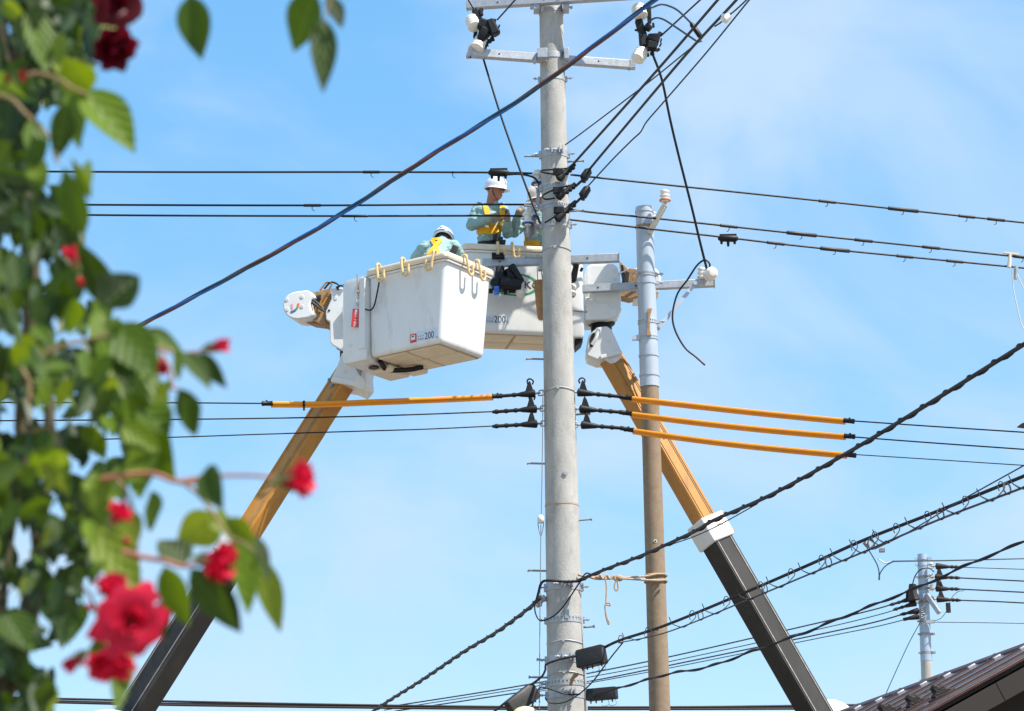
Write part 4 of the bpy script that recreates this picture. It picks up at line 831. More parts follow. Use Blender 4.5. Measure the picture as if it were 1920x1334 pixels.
# closures
def closure(label, A, B, Y, wpx, m='box_plastic', tilt=0, Yb=None):
    t = thing('cable_closure', P(*A, Y), label, 'junction box'); a, b = P(*A, Y), P(*B, Yb or Y-.15); d = (b-a).normalized(); u, v, _ = frame(d); k = mpp(Y)*wpx/2
    up = (Zp-d*d.z).normalized(); sd__ = d.cross(up)
    def sec(q, s=1): return [q+sd__*k*.75*s*x+up*k*s*y for x, y in ((-1, -.9), (-.85, -1), (.85, -1), (1, -.9), (.8, .7), (.55, 1), (-.55, 1), (-.8, .7))]
    mb = MB(); mb.loft([sec(a, .92), sec(a.lerp(b, .05)), sec(a.lerp(b, .95)), sec(b, .94)]); o = obj('case', mb, M[m], t)
    mb = MB(); mb.loft([sec(b+d*.001, .7), sec(b+d*.004, .66)]); obj('end_opening', mb, M['print_black'], t)
    for f_ in (.12, .3, .5, .85): mb = MB(); q = a.lerp(b, f_)-up*k; mb.tube([q, q-up*.03], .009, 6); obj('foot', mb, M['rubber'], t)
    for f_ in (.7, .95):
        mb = MB(); q = a.lerp(b, f_)-up*k; mb.tube(smooth([q, q-up*.06+d*.01, q-up*.07-d*.06, q-up*.055-d*.07], 3), .003, 5); obj('wire_clip', mb, M['strand'], t)
    return t
closure('black closure box on the cable beside the pole, larger upper one', (1084, 1238), (1133, 1226), 29.6, 34)
closure('grey-brown closure box low beside the pole, smaller one', (1101, 1304), (1156, 1299), 29.6, 22)
closure('black closure box slanting at the foot of the pole on its shaded side', (955, 1330), (1002, 1294), 29.5, 30, Yb=29.7)
mb = MB(); mb.prism([(-.03, -.05), (.0, -.06), (.03, .02), (.08, .06), (.075, .09), (.02, .07), (-.02, .01)], P(1072, 1276, 29.68), Vector((1, 0, 0)), Zp, Vector((0, .05, 0))); tag(obj('cable_bracket', mb, M['brown'], bevel=.006), 'small rusty bracket sticking out of the perforated band low on the pole', 'bracket')
lamp = thing('street_lamp', P(985, 1340, 29.3), 'pale yellow lamp cap peeking up at the bottom edge', 'lamp')
mb = MB(); mb.ball(P(985, 1342, 29.3), (.15, .17, .1), 18); obj('lamp_cap', mb, M['lampcap'], lamp); mb = MB(); mb.tube([P(985, 1345, 29.35), P(1030, 1360, 29.85)], .03, 10); obj('lamp_arm', mb, M['zinc'], lamp)
# rope tie between the poles
rp_ = thing('rope_tie', P(1136, 1090, 29.9), 'hemp rope tied from the tall pole to the thin brown pole', 'rope')
def rope(pts, Ya_, Yb_, r=.013): wire(None, pts, Ya_, Yb_, r, 'rope', 'rope_strand', n=6, parent=rp_)
rope([(1084, 1078), (1100, 1082), (1130, 1083), (1160, 1084), (1208, 1081), (1230, 1077), (1247, 1077)], 29.85, 30.45)
rope([(1100, 1080), (1120, 1086), (1160, 1085), (1210, 1088), (1235, 1089), (1248, 1088)], 29.84, 30.45)
rope([(1118, 1083), (1124, 1079), (1130, 1086), (1137, 1079), (1143, 1086), (1150, 1080), (1154, 1088), (1160, 1080), (1166, 1086), (1160, 1089)], 29.9, 30.05, .015)
mb = MB(); mb.ball(P(1160, 1084, 30.02), (.05, .04, .04), 10); obj('knot', mb, M['rope'], rp_)
rope([(1134, 1083), (1137, 1100), (1136, 1130), (1135, 1142), (1138, 1158), (1142, 1168), (1140, 1170), (1136, 1155), (1134, 1135)], 29.9, 29.9, .009)
rope([(1135, 1132), (1142, 1131), (1144, 1136), (1136, 1134)], 29.9, 29.9, .009); rope([(1156, 1086), (1152, 1100), (1155, 1108), (1159, 1102), (1157, 1088)], 30, 30, .01)
for zc in (1077, 1088):
    z = z2(zc); mb = MB(); mb.tube([Vector((X2+(R2(z)+.009)*math.cos(a), Y2+(R2(z)+.009)*math.sin(a), z)) for a in [2*math.pi*k/30 for k in range(31)]], .012, 6); obj('rope_turn', mb, M['rope'], rp_)
# far wires
dl = ('uppermost', 'second', 'third', 'lowest')
for i, (pts, A, B) in enumerate((([(1680, 1131), (1640, 1143), (1540, 1167), (1255, 1232), (1093, 1265), (1023, 1278), (900, 1299), (700, 1330)], (1712, 1122), (1668, 1135)),
                                 ([(1688, 1141), (1640, 1155), (1540, 1179), (1255, 1241), (1093, 1272), (900, 1304), (720, 1332)], (1718, 1131), (1675, 1144)),
                                 ([(1700, 1150), (1640, 1167), (1540, 1189), (1255, 1248), (1093, 1280), (900, 1310), (740, 1334)], (1723, 1145), (1688, 1153)),
                                 ([(1705, 1160), (1640, 1176), (1540, 1196), (1255, 1253), (1093, 1283), (960, 1305)], (1723, 1156), (1694, 1162)))):
    wire(dl[i]+' of four thin wires falling from the distant pole behind the boom', pts, 57.8, 60+i, .016 if i in (0, 2) else .011, 'wire_grey')
    dead_end(dl[i]+' brown clamp on the near-boom side of the distant pole', A, B, 57.85, 57.8, i < 2, False, 1.35, 'wire_brown')
for i, (A, B, pts) in enumerate((((1754, 1062), (1799, 1064), [(1799, 1064), (1860, 1066), (1920, 1068), (2030, 1072)]), ((1753, 1082), (1800, 1084), [(1800, 1084), (1860, 1087), (1920, 1090), (2030, 1095)]),
                                 ((1754, 1104), (1799, 1105), [(1799, 1105), (1860, 1108), (1920, 1111), (2030, 1116)]), ((1756, 1124), (1801, 1126), [(1800, 1126), (1860, 1128), (1920, 1131), (2030, 1136)]))):
    wire(dl[i]+' of the four wires leaving the distant pole to the right edge', pts, 57.8, 57, .016 if i else .009, 'wire_grey')
    dead_end(dl[i]+' brown clamp on the roof side of the distant pole', A, B, 57.8, 57.8, i != 0, False, 1.45, 'wire_brown')
    insulator('spool_insulator', dl[i]+' little white spool insulator beside the distant pole', P(1746, B[1]-1, 57.85), Zp, .05, .1, 2, base=False)
wire('hair-thin wire low on the distant pole to the right edge', [(1753, 1167), (1840, 1168), (1920, 1169.5), (2030, 1172)], 57.8, 57, .008, 'wire_grey')
wire('thin guy wire slanting from the distant pole behind the roof', [(1725, 1168), (1700, 1215), (1658, 1308), (1640, 1350)], 57.8, 57.5, .01, 'teal_cable')
wire('black jumper arching over the distant pole', [(1710, 1100), (1716, 1080), (1727, 1068), (1742, 1066), (1752, 1073)], 57.7, 57.7, .014, 'wire', 'jumper_wire')
wire('small black jumper loop beside the distant pole\'s third clamp', [(1756, 1098), (1757, 1092), (1762, 1091), (1764, 1097), (1762, 1102)], 57.7, 57.7, .014, 'wire', 'jumper_wire')
wire('pale thin lead curving between the distant pole\'s lower clamps', [(1752, 1165), (1766, 1158), (1778, 1140), (1784, 1122), (1796, 1110), (1808, 1108)], 57.7, 57.7, .008, 'teal_cable', 'jumper_wire')
mb = MB(); mb.box(P(1778, 1140, 57.7), (.1, .06, .22)); tag(obj('lead_joint', mb, M['box_plastic'], bevel=.01), 'tiny dark joint on the thin lead beside the distant pole', 'joint')
mb = MB(); mb.tube([P(1711, 1096, 57.7), P(1711, 1112, 57.7), P(1714, 1126, 57.7)], [.08, .1, .14], 8); tag(obj('clamp_horn', mb, M['wire_brown']), 'brown upright clamp horn on the boom side of the distant pole', 'clamp')
# bundle along the bottom edge
for i, (y0, y1, y2, y3) in enumerate(((1310, 1320, 1326, 1322), (1314, 1321.5, 1328, 1326), (1317, 1325, 1330, 1329))):
    wire(('upper', 'middle', 'lower')[i]+' of three near-level cables along the bottom edge', [(-60, y0-2), (80, y0), (300, y0+5), (650, y1+2), (980, y2), (1300, y2), (1620, y3), (1750, y3)], 44, 46, .02 if i != 1 else .014, 'wire_brown')
# disconnect grips at the right edge
gr = thing('line_grip', P(1890, 520, 27), 'white wire grip with cord hanging from the long wires at the right edge', 'clamp')
Yg = at_x(R2w[1], 1895).y-.02
mb = MB(); mb.beam(P(1881, 474, Yg), P(1910, 477, Yg), .03, .025); mb.tube([P(1894, 476, Yg), P(1892, 502, Yg)], [.02, .028], 8); obj('grip', mb, M['cream'], gr)
mb = MB(); mb.tube([P(1905, 500, Yg), P(1904, 524, Yg)], [.03, .022], 8); obj('lower_grip', mb, M['zinc'], gr)
for pts in ([(1897, 505), (1900, 540), (1908, 580), (1914, 605), (1919, 616)], [(1906, 512), (1913, 528), (1919, 540)]): wire(None, pts, Yg, Yg, .007, 'thin_white', 'cord', parent=gr)
mb = MB(); mb.prism([(0, 0), (.14, -.02), (.14, .07), (.04, .03)], P(1908, 800, 27.2), Vector((1, 0, 0)), Zp, Vector((0, .05, 0))); tag(obj('line_marker', mb, M['wire_brown']), 'dark brown wedge on the wire at the right edge', 'clamp')
# ------------------------------------------------------------------ people
def cone_cap(mb, p, r1, q, r2, n=12):
    d = q-p; ln = d.length; pr = []
    for k in range(5): a = -math.pi/2+math.pi/2*k/4; pr.append((r1*math.cos(a), r1*math.sin(a)))
    for k in range(5): a = math.pi/2*k/4; pr.append((r2*math.cos(a), ln+r2*math.sin(a)))
    mb.lathe(p, d, pr, n)
def person(label, org, caps, balls, face, mats, seed=1, group='line workers in the buckets'):
    """one continuous body: tapered limbs and masses fused, smoothed, then clothed by region. caps: (p, r, q, r, material); balls: (c, radii, axes, material)"""
    mb = MB()
    for p, r1, q, r2, m in caps: cone_cap(mb, p, r1, q, r2)
    for c, rr, ax, m in balls: mb.ball(c, rr, 16, ax)
    me = mesh_of('body', mb, M['cloth'], org); o = bpy.data.objects.new('tmp', me); col.objects.link(o)
    rm = o.modifiers.new('r', 'REMESH'); rm.mode = 'VOXEL'; rm.voxel_size = .0085; rm.use_smooth_shade = True
    sm = o.modifiers.new('s', 'SMOOTH'); sm.factor = .5; sm.iterations = 5
    dg = bpy.context.evaluated_depsgraph_get(); me2 = bpy.data.meshes.new_from_object(o.evaluated_get(dg)); bpy.data.objects.remove(o)
    me2.materials.clear(); names = list(dict.fromkeys([c[4] for c in caps]+[b[3] for b in balls]))
    for k in names: me2.materials.append(M[k])
    nv = len(me2.vertices); co = np.empty(nv*3); me2.vertices.foreach_get('co', co); co = co.reshape(-1, 3); best = np.full(nv, 1e9); who = np.zeros(nv, int)
    for p, r1, q, r2, m in caps:
        a = np.array(p-org); b = np.array(q-org); d = b-a; t = np.clip(((co-a) @ d)/(d @ d+1e-12), 0, 1); ds = np.linalg.norm(co-(a+t[:, None]*d), axis=1)-(r1+(r2-r1)*t)
        k = ds < best; best[k] = ds[k]; who[k] = names.index(m)
    for c, rr, ax, m in balls:
        A = np.array([list(v) for v in (ax or (Vector((1, 0, 0)), Vector((0, 1, 0)), Vector((0, 0, 1))))]); l_ = (co-np.array(c-org)) @ A.T; rr_ = np.array(rr if isinstance(rr, tuple) else (rr,)*3); ds = (np.linalg.norm(l_/rr_, axis=1)-1)*rr_.min()
        k = ds < best; best[k] = ds[k]; who[k] = names.index(m)
    ci = names.index('cloth'); nrm = np.empty(nv*3); me2.vertices.foreach_get('normal', nrm); nrm = nrm.reshape(-1, 3)
    for i in range(nv):                                        # creases in the clothing
        if who[i] == ci:
            v = Vector(co[i]); f = noise.noise(Vector((v.x*9+v.z*5, v.y*9, v.z*15+seed*7)))+.5*noise.noise(Vector((v.x*22-v.z*12, v.y*20, v.z*30+seed)))
            co[i] += nrm[i]*(abs(f)*-.02+.007)
    me2.vertices.foreach_set('co', co.ravel())
    pi = []
    for p in me2.polygons: pi.append(int(np.bincount([who[v] for v in p.vertices]).argmax()))
    me2.polygons.foreach_set('material_index', pi); me2.polygons.foreach_set('use_smooth', [True]*len(pi)); me2.update()
    ob = bpy.data.objects.new('person', me2); col.objects.link(ob); ob.location = org; ORG[ob.name] = org; tag(ob, label, 'person', group)
    bv = BVHTree.FromPolygons([Vector(c)+org for c in co], [tuple(p.vertices) for p in me2.polygons])
    return ob, bv
def strap(name, par, bv, pts, wd, m, lift=.006):
    path, nor = [], []
    dense = []
    for i in range(len(pts)-1):
        for k in range(6): t = k/6; dense.append((pts[i][0]*(1-t)+pts[i+1][0]*t, pts[i][1]*(1-t)+pts[i+1][1]*t))
    dense.append(pts[-1])
    for p in dense:
        h = bv.ray_cast(CAM, ray(*p).normalized())
        if h[0] is None: continue
        path.append(h[0]+h[1]*lift); nor.append(h[1])
    if len(path) < 3: return
    for _ in range(2):
        path = [path[0]]+[(path[i-1]+path[i]*2+path[i+1])/4 for i in range(1, len(path)-1)]+[path[-1]]
        nor = [nor[0]]+[(nor[i-1]+nor[i]*2+nor[i+1]).normalized() for i in range(1, len(nor)-1)]+[nor[-1]]
    mb = MB(); mb.ribbon(path, nor, wd, .006); return obj(name, mb, M[m], par)
def helmet(par, c, fwd, up, m, stripe=False):
    f = (fwd-up*fwd.dot(up)).normalized(); s = f.cross(up); mb = MB(); n_ = 24; rings = []
    for k in range(9):
        a = math.pi/2*k/8; rr = math.cos(a); rings.append([c+up*(.135*math.sin(a))+(f*math.cos(t)*.142+s*math.sin(t)*.118)*max(rr, .02) for t in [2*math.pi*j/n_ for j in range(n_)]])
    low = [c-up*.03+(f*math.cos(t)*.146+s*math.sin(t)*.12) for t in [2*math.pi*j/n_ for j in range(n_)]]
    brim = [c-up*(.04+.012*math.cos(t))+(f*math.cos(t)*(.155+(.045 if math.cos(t) > 0 else 0)*max(0, math.cos(t)))+s*math.sin(t)*.128) for t in [2*math.pi*j/n_ for j in range(n_)]]
    inn = [c-up*.034+(f*math.cos(t)*.13+s*math.sin(t)*.108) for t in [2*math.pi*j/n_ for j in range(n_)]]
    mb.loft([inn, brim, low]+rings, False, True); h = obj('helmet', mb, M[m], par)
    mb = MB(); pts = [c+up*(.139*math.sin(a))+f*.147*math.cos(a) for a in np.linspace(.25, math.pi-.25, 14)]
    mb.ribbon(pts, [(p-c) for p in pts], .03, .006); obj('helmet_ridge', mb, M[m], h)
    if stripe:
        mb = MB(); pts = [c-up*.012+(f*math.cos(t)*.147+s*math.sin(t)*.121) for t in [2*math.pi*j/n_ for j in range(n_+1)]]; mb.ribbon(pts, [(p-c) for p in pts], .02, .002); obj('helmet_stripe', mb, M['band_blue'], h)
    return h
def head_parts(c, f, up, caps, balls, skin='skin'):
    s = f.cross(up).normalized(); ax = (f, s, up)
    balls.append((c, (.098, .078, .12), ax, skin)); balls.append((c+f*.035-up*.07, (.06, .056, .05), ax, skin))
    caps.append((c+f*.09+up*.015, .010, c+f*.112-up*.025, .016, skin))                 # nose
    caps.append((c+f*.085-up*.058+s*.022, .011, c+f*.085-up*.058-s*.022, .011, skin))   # lips
    caps.append((c+f*.082+up*.03+s*.05, .013, c+f*.082+up*.03-s*.05, .013, skin))       # brow
    for e in (1, -1): balls.append((c+s*e*.08-up*.005-f*.005, (.024, .012, .036), ax, skin))
    balls.append((c-f*.02+up*.035, (.092, .084, .098), ax, 'hair'))
    caps.append((c-f*.04-up*.07, .055, c-f*.045-up*.16, .056, skin))
def eyes(par, c, f, up):
    s = f.cross(up).normalized()
    for e in (1, -1): mb = MB(); mb.ball(c+f*.092+s*e*.033+up*.008, (.008, .013, .006), 8, (f, s, up)); obj('eye', mb, M['hair'], par)
    mb = MB(); mb.tube([c+f*.098-up*.058+s*.024, c+f*.102-up*.057, c+f*.098-up*.058-s*.024], .003, 5); obj('mouth', mb, M['hair'], par)
    mb = MB(); mb.tube(smooth([c+s*.085+up*.04, c+s*.075-up*.06+f*.02, c+f*.05-up*.118, c-s*.075-up*.06+f*.02, c-s*.085+up*.04], 4), .005, 5); obj('chin_strap', mb, M['hair'], par)
def hand(caps, wrist, palm, fdir, side, r=.0125):
    """palm block, four curled fingers of different length, a thumb from the side"""
    caps.append((wrist, .036, palm, .042, 'glove')); fd = fdir.normalized(); sd = side.normalized(); nn = fd.cross(sd)
    for k, ln in enumerate((.038, .044, .041, .032)):
        b = palm+sd*(-.033+.022*k)+fd*.03; m_ = b+fd*ln; t = m_+fd*ln*.25-nn*ln*.85; u = t-fd*ln*.55-nn*.008
        caps.append((b, r, m_, r*.95, 'glove')); caps.append((m_, r*.95, t, r*.9, 'glove')); caps.append((t, r*.9, u, r*.8, 'glove'))
    b = palm-sd*.035-fd*.01; caps.append((b, .015, b-sd*.025+fd*.03-nn*.02, .014, 'glove')); caps.append((b-sd*.025+fd*.03-nn*.02, .014, b-sd*.01+fd*.05-nn*.045, .012, 'glove'))
X_ = Vector((1, 0, 0))
# ---- worker A: standing, both gloves on the wire
YA = 30.85; floorA = O2.z+.1
def A_(px, py, dy=0): return P(px, py, YA+dy)
caps, balls = [], []
fw = Vector((.55, -.83, 0)).normalized(); sdv = fw.cross(Zp)
hf = Vector((.88, -.45, -.12)).normalized(); hu = (Zp-hf*hf.z).normalized()
hc_ = A_(928.5, 358, -.05); head_parts(hc_, hf, hu, caps, balls)
pel, wst, chest, nk = A_(918, 478), A_(918, 452), A_(917, 414), A_(921, 388)
ax = (sdv, fw, Zp)
balls += [(chest, (.195, .125, .19), ax, 'cloth'), (wst, (.165, .12, .13), ax, 'cloth'), (pel, (.175, .13, .14), ax, 'cloth'), (A_(917, 395), (.18, .1, .075), ax, 'cloth')]
caps += [(wst, .135, chest, .145, 'cloth'), (nk, .065, A_(924.5, 377), .062, 'cloth')]
sR, sL = A_(898, 392, -.0), A_(941, 393, .03)
eR, wR = A_(884, 423, -.1), A_(921, 409, -.33); eL, wL = A_(952, 438, -.12), A_(952, 418, -.34)
caps += [(sR, .082, eR, .066, 'cloth'), (eR, .064, wR, .05, 'cloth'), (sL, .08, eL, .064, 'cloth'), (eL, .062, wL, .048, 'cloth'), (chest+sdv*-.1+Zp*.1, .09, sR, .08, 'cloth'), (chest+sdv*.1+Zp*.1, .09, sL, .08, 'cloth')]
pR, pL = A_(931, 405, -.42), A_(951, 405, -.42)
hand(caps, wR, pR, X_, Vector((0, .2, 1)), .0135); hand(caps, wL, pL, Vector((-.35, 0, 1)), X_, .0135)
for e in (-1, 1):
    hp0 = pel+sdv*e*.09; ft = Vector((hp0.x, hp0.y, floorA)); kn = hp0.lerp(ft, .5)+fw*.03
    caps += [(hp0, .095, kn, .07, 'cloth'), (kn, .068, ft+Zp*.09, .05, 'cloth'), (ft+Zp*.05-fw*.04, .045, ft+Zp*.035+fw*.16, .038, 'belt')]
pa, bv = person('worker in pale teal standing in the far bucket, gloved hands on the wire', Vector((pel.x, pel.y, floorA)), caps, balls, None, None, 1)
helmet(pa, hc_+hu*.05, hf, hu, 'helmet'); eyes(pa, hc_, hf, hu)
strap('harness_strap', pa, bv, [(903, 372), (909, 385), (914, 402), (921, 424), (927, 438)], .068, 'harness')
strap('harness_strap', pa, bv, [(942, 385), (942, 400), (939, 418), (932, 438)], .064, 'harness')
strap('harness_belt', pa, bv, [(894, 434), (905, 432), (918, 434), (930, 431), (938, 428)], .085, 'harness', .012)
strap('work_belt', pa, bv, [(899, 457), (910, 455), (925, 454), (942, 456)], .05, 'belt', .012)
mb = MB()
for px, py, wx, wz in ((928, 446, .05, .08), (938, 450, .06, .07), (944, 455, .05, .06), (934, 458, .07, .06)): mb.box(A_(px, py, -.19), (wx, .06, wz), (X_, Vector((0, 1, 0)), (Zp+X_*.2).normalized()))
obj('tool_pouch', mb, M['belt'], pa, bevel=.012)
# ---- worker B: mostly behind the pole
YB = 30.95
def B_(px, py, dy=0): return P(px, py, YB+dy)
caps, balls = [], []; fw = Vector((-.7, -.7, 0)).normalized(); sdv = fw.cross(Zp); ax = (sdv, fw, Zp)
hf = Vector((-.75, -.6, -.25)).normalized(); hu = (Zp-hf*hf.z).normalized(); hc_ = B_(1010, 374, -.05); head_parts(hc_, hf, hu, caps, balls)
pel, wst, chest, nk = B_(1007, 482), B_(1006, 455), B_(1005, 425), B_(1006, 400)
balls += [(chest, (.19, .125, .19), ax, 'cloth'), (wst, (.165, .125, .13), ax, 'cloth'), (pel, (.175, .13, .14), ax, 'cloth'), (B_(1005, 408), (.18, .1, .075), ax, 'cloth')]
caps += [(wst, .135, chest, .145, 'cloth'), (nk, .06, B_(1007, 392), .058, 'cloth')]
sR, eR, wR, pR = B_(987, 412, -.05), B_(964, 436, -.15), B_(969, 408, -.35), B_(973, 397, -.42)
sL, eL, wL, pL = B_(1027, 414, .0), B_(1036, 445, -.1), B_(1015, 430, -.3), B_(1008, 424, -.34)
caps += [(sR, .08, eR, .064, 'cloth'), (eR, .062, wR, .048, 'cloth'), (chest+(sR-chest)*.4, .09, sR, .08, 'cloth'), (sL, .08, eL, .064, 'cloth'), (eL, .062, wL, .048, 'cloth'), (chest+(sL-chest)*.4, .09, sL, .08, 'cloth')]
hand(caps, wR, pR, Vector((.8, 0, .5)), Vector((-.4, 0, .8)), .0135); hand(caps, wL, pL, Vector((-.8, -.1, .4)), Vector((.3, 0, .8)), .0135)
for e in (-1, 1):
    hp0 = pel+sdv*e*.09; ft = Vector((hp0.x, hp0.y, floorA)); kn = hp0.lerp(ft, .5)+fw*.03
    caps += [(hp0, .095, kn, .07, 'cloth'), (kn, .068, ft+Zp*.09, .05, 'cloth'), (ft+Zp*.05-fw*.04, .045, ft+Zp*.035+fw*.16, .038, 'belt')]
pb, bv = person('worker in an ivory helmet half hidden behind the tall pole', Vector((pel.x, pel.y, floorA)), caps, balls, None, None, 2)
helmet(pb, hc_+hu*.05, hf, hu, 'helmet2'); eyes(pb, hc_, hf, hu)
strap('harness_strap', pb, bv, [(989, 408), (988, 425), (987, 445), (986, 460)], .05, 'harness')
strap('harness_belt', pb, bv, [(978, 460), (986, 458), (1000, 456), (1012, 458)], .075, 'harness', .012)
# connector tools in front of worker B
tl = thing('splicing_tool', P(992, 400, 30.2), 'bright steel splicing tool held on the wires between the two workers', 'tool')
mb = MB(); mb.tube([P(982, 385, 30.25), P(1004, 384, 30.25)], .018, 8); mb.tube([P(978, 396, 30.25), P(1010, 396, 30.25)], .012, 8); mb.tube([P(978, 411, 30.25), P(1012, 411, 30.2)], .011, 8); mb.beam(P(998, 392, 30.2), P(997, 412, 30.2), .03, .03); obj('frame', mb, M['zinc'], tl)
mb = MB(); A, B = P(1001, 405, 30.22), P(992, 446, 30.22); mb.tube([A, A.lerp(B, .2), A.lerp(B, .8), B], [.02, .045, .065, .03], 10); obj('clear_bag', mb, M['zinc_dark'], tl)
mb = MB(); mb.prism([(0, 0), (.04, 0), (.1, .32), (.06, .32)], P(1003, 384, 30.25), X_, Zp, Vector((0, .04, 0))); obj('grey_strap', mb, M['sleeve'], tl)
# ---- worker C: bending over in the near bucket, back to us
floorC = O1.z+.1; ctr = O1+a1*.52+b1*.42; YC = ctr.y
def C_(px, py, dy=0): return P(px, py, YC+dy)
caps, balls = [], []; fw = Vector((.12, .95, -.28)).normalized()
hf = Vector((.15, .85, -.5)).normalized(); hu = (Zp-hf*hf.z).normalized(); hc_ = C_(831, 453, .42); head_parts(hc_, hf, hu, caps, balls)
up_s = C_(823, 468, .26); mid = C_(815, 494, .08); pel = C_(807, 535, -.08); sdv = X_; bx = (up_s-mid).normalized(); nb = bx.cross(X_).normalized(); ax = (X_, nb, bx)
balls += [(up_s, (.22, .12, .14), ax, 'cloth'), (mid, (.19, .13, .2), ax, 'cloth'), (pel, (.18, .14, .15), (X_, Vector((0, 1, 0)), Zp), 'cloth')]
caps += [(pel, .14, mid, .15, 'cloth'), (mid, .15, up_s, .13, 'cloth'), (up_s, .07, hc_-hf*.03, .062, 'cloth')]
for s, (sx, sy, sd0), (ex, ey, ed), (wx, wy, wd_) in ((-1, (797, 466, .24), (780, 486, .3), (800, 510, .5)), (1, (851, 464, .26), (861, 482, .36), (845, 508, .55))):
    S_, E_, W3_ = C_(sx, sy, sd0), C_(ex, ey, ed), C_(wx, wy, wd_)
    caps += [(S_, .085, E_, .07, 'cloth'), (E_, .066, W3_, .05, 'cloth'), (up_s, .1, S_, .085, 'cloth')]
    hand(caps, W3_, W3_+(W3_-E_).normalized()*.08, W3_-E_, X_, .0135)
for e in (-1, 1):
    hp0 = pel+X_*e*.09; ft = Vector((hp0.x, hp0.y, floorC)); kn = hp0.lerp(ft, .5)+Vector((0, .05, 0))
    caps += [(hp0, .1, kn, .072, 'cloth'), (kn, .07, ft+Zp*.09, .05, 'cloth'), (ft+Zp*.05, .045, ft+Zp*.035+Vector((0, .18, 0)), .038, 'belt')]
pc, bv = person('worker bending over inside the near bucket, seen from behind', Vector((pel.x, pel.y, floorC)), caps, balls, None, None, 3)
helmet(pc, hc_+hu*.055, hf, hu, 'helmet', True)
strap('harness_strap', pc, bv, [(811, 451), (816, 459), (820, 470), (823, 484)], .046, 'harness', .01)
strap('harness_strap', pc, bv, [(826, 452), (819, 461), (811, 469), (802, 482)], .046, 'harness', .014)
strap('harness_back_pad', pc, bv, [(810, 452), (817, 450.5), (826, 451)], .04, 'harness', .018)
mb = MB(); mb.box(C_(851, 470, .1), (.07, .05, .12), ((X_-Zp*.4).normalized(), Vector((0, 1, 0)), (Zp+X_*.4).normalized())); obj('lanyard_hook', mb, M['belt'], pc, bevel=.01)
# ------------------------------------------------------------------ house roof at the bottom right
zr = 5.7; Ra, Rb = Pz(1593, 1334, zr), Pz(1920, 1215.5, zr); rd = (Rb-Ra).normalized(); perp = Vector((-rd.y, rd.x, 0)); perp = perp if perp.y < 0 else -perp
perp = -perp if perp.x > 0 else perp
apex = Pz(2030, 1174, zr); best = None
for k in range(5, 800):
    s_ = math.radians(k*.1); e_ = perp*math.cos(s_)-Zp*math.sin(s_); x, y = proj(apex+e_*1.0); x0, y0 = proj(apex)
    sl = (y-y0)/(x0-x) if x < x0 else 9; err = abs(sl-.552)
    if best is None or err < best[0]: best = (err, s_, e_)
SL = best[2]; SLN = rd.cross(SL).normalized(); SLN = SLN if SLN.z > 0 else -SLN
house = thing('house', (apex-rd*4+perp*2).xy.to_3d(), 'low house with brown ribbed metal roof and dark gable in the bottom corner', 'house')
RL, SLEN = 9.0, 4.2; o0 = apex-rd*0
mb = MB(); mb.loft([[o0-rd*RL, o0, o0+SL*SLEN, o0-rd*RL+SL*SLEN], [p-SLN*.05 for p in (o0-rd*RL, o0, o0+SL*SLEN, o0-rd*RL+SL*SLEN)]]); roof = obj('roof', mb, M['wood'], house)
other = Vector((-SL.x, -SL.y, SL.z)); o9 = o0
mb = MB(); mb.loft([[o0-rd*RL, o0, o0+other*SLEN, o0-rd*RL+other*SLEN], [p-Zp*.05 for p in (o0-rd*RL, o0, o0+other*SLEN, o0-rd*RL+other*SLEN)]]); obj('far_slope', mb, M['roof'], house)
sp = .0
nseam = 26; pitch_ = None
xs = [1905, 1862, 1815, 1765, 1722, 1682, 1642]; ds_ = sorted([(Pz(x, 1215.5-.364*(x-1920)+2, zr)-apex).length for x in xs]); pitch_ = (ds_[-1]-ds_[0])/6; first = ds_[0]-2*pitch_
offs = [first+pitch_*k for k in range(int(RL/pitch_)+2)]
offs = [x for x in offs if .02 < x < RL-.05]
prev = 0
for x in offs+[RL]:
    mb = MB(); q0, q1 = o0-rd*(prev+.012), o0-rd*(x-.012); m0 = .018
    mb.loft([[p+SL*t+SLN*h for p, h in ((q0, .002), (q0, m0), (q0.lerp(q1, .12), .006), (q0.lerp(q1, .45), .009), (q0.lerp(q1, .55), .009), (q0.lerp(q1, .88), .006), (q1, m0), (q1, .002))] for t in (.03, SLEN*.5, SLEN)])
    obj('roof_panel', mb, M['roof'], roof); prev = x
for x in offs:
    mb = MB(); q = o0-rd*x+SLN*.018; mb.beam(q+SL*.12, q+SL*(SLEN+.01), .028, .024, SLN); obj('roof_seam', mb, M['seam'], roof)
    mb = MB(); mb.box(q+SL*.16+SLN*.004, (.09, .034, .024), (SL, rd, SLN)); obj('seam_cap', mb, M['zinc'], roof, bevel=.008)
mb = MB(); prof = [(-.1, -.05), (-.095, -.02), (-.03, .028), (.03, .028), (.095, -.02), (.1, -.05)]
ph = perp
mb.loft([[q+ph*u+Zp*v for u, v in prof] for q in (o0+rd*.08, o0-rd*RL)]); obj('ridge_cap', mb, M['seam'], roof)
for k in range(8): mb = MB(); q = o0-rd*(.6+k*1.05); mb.loft([[q+ph*u*1.03+Zp*(v*1.03+.004) for u, v in prof], [q-rd*.025+ph*u*1.03+Zp*(v*1.03+.004) for u, v in prof]]); obj('ridge_joint', mb, M['roof'], roof)
def onroof(px, py):
    d = ray(px, py); return CAM+d*((o0-CAM).dot(SLN)/d.dot(SLN))
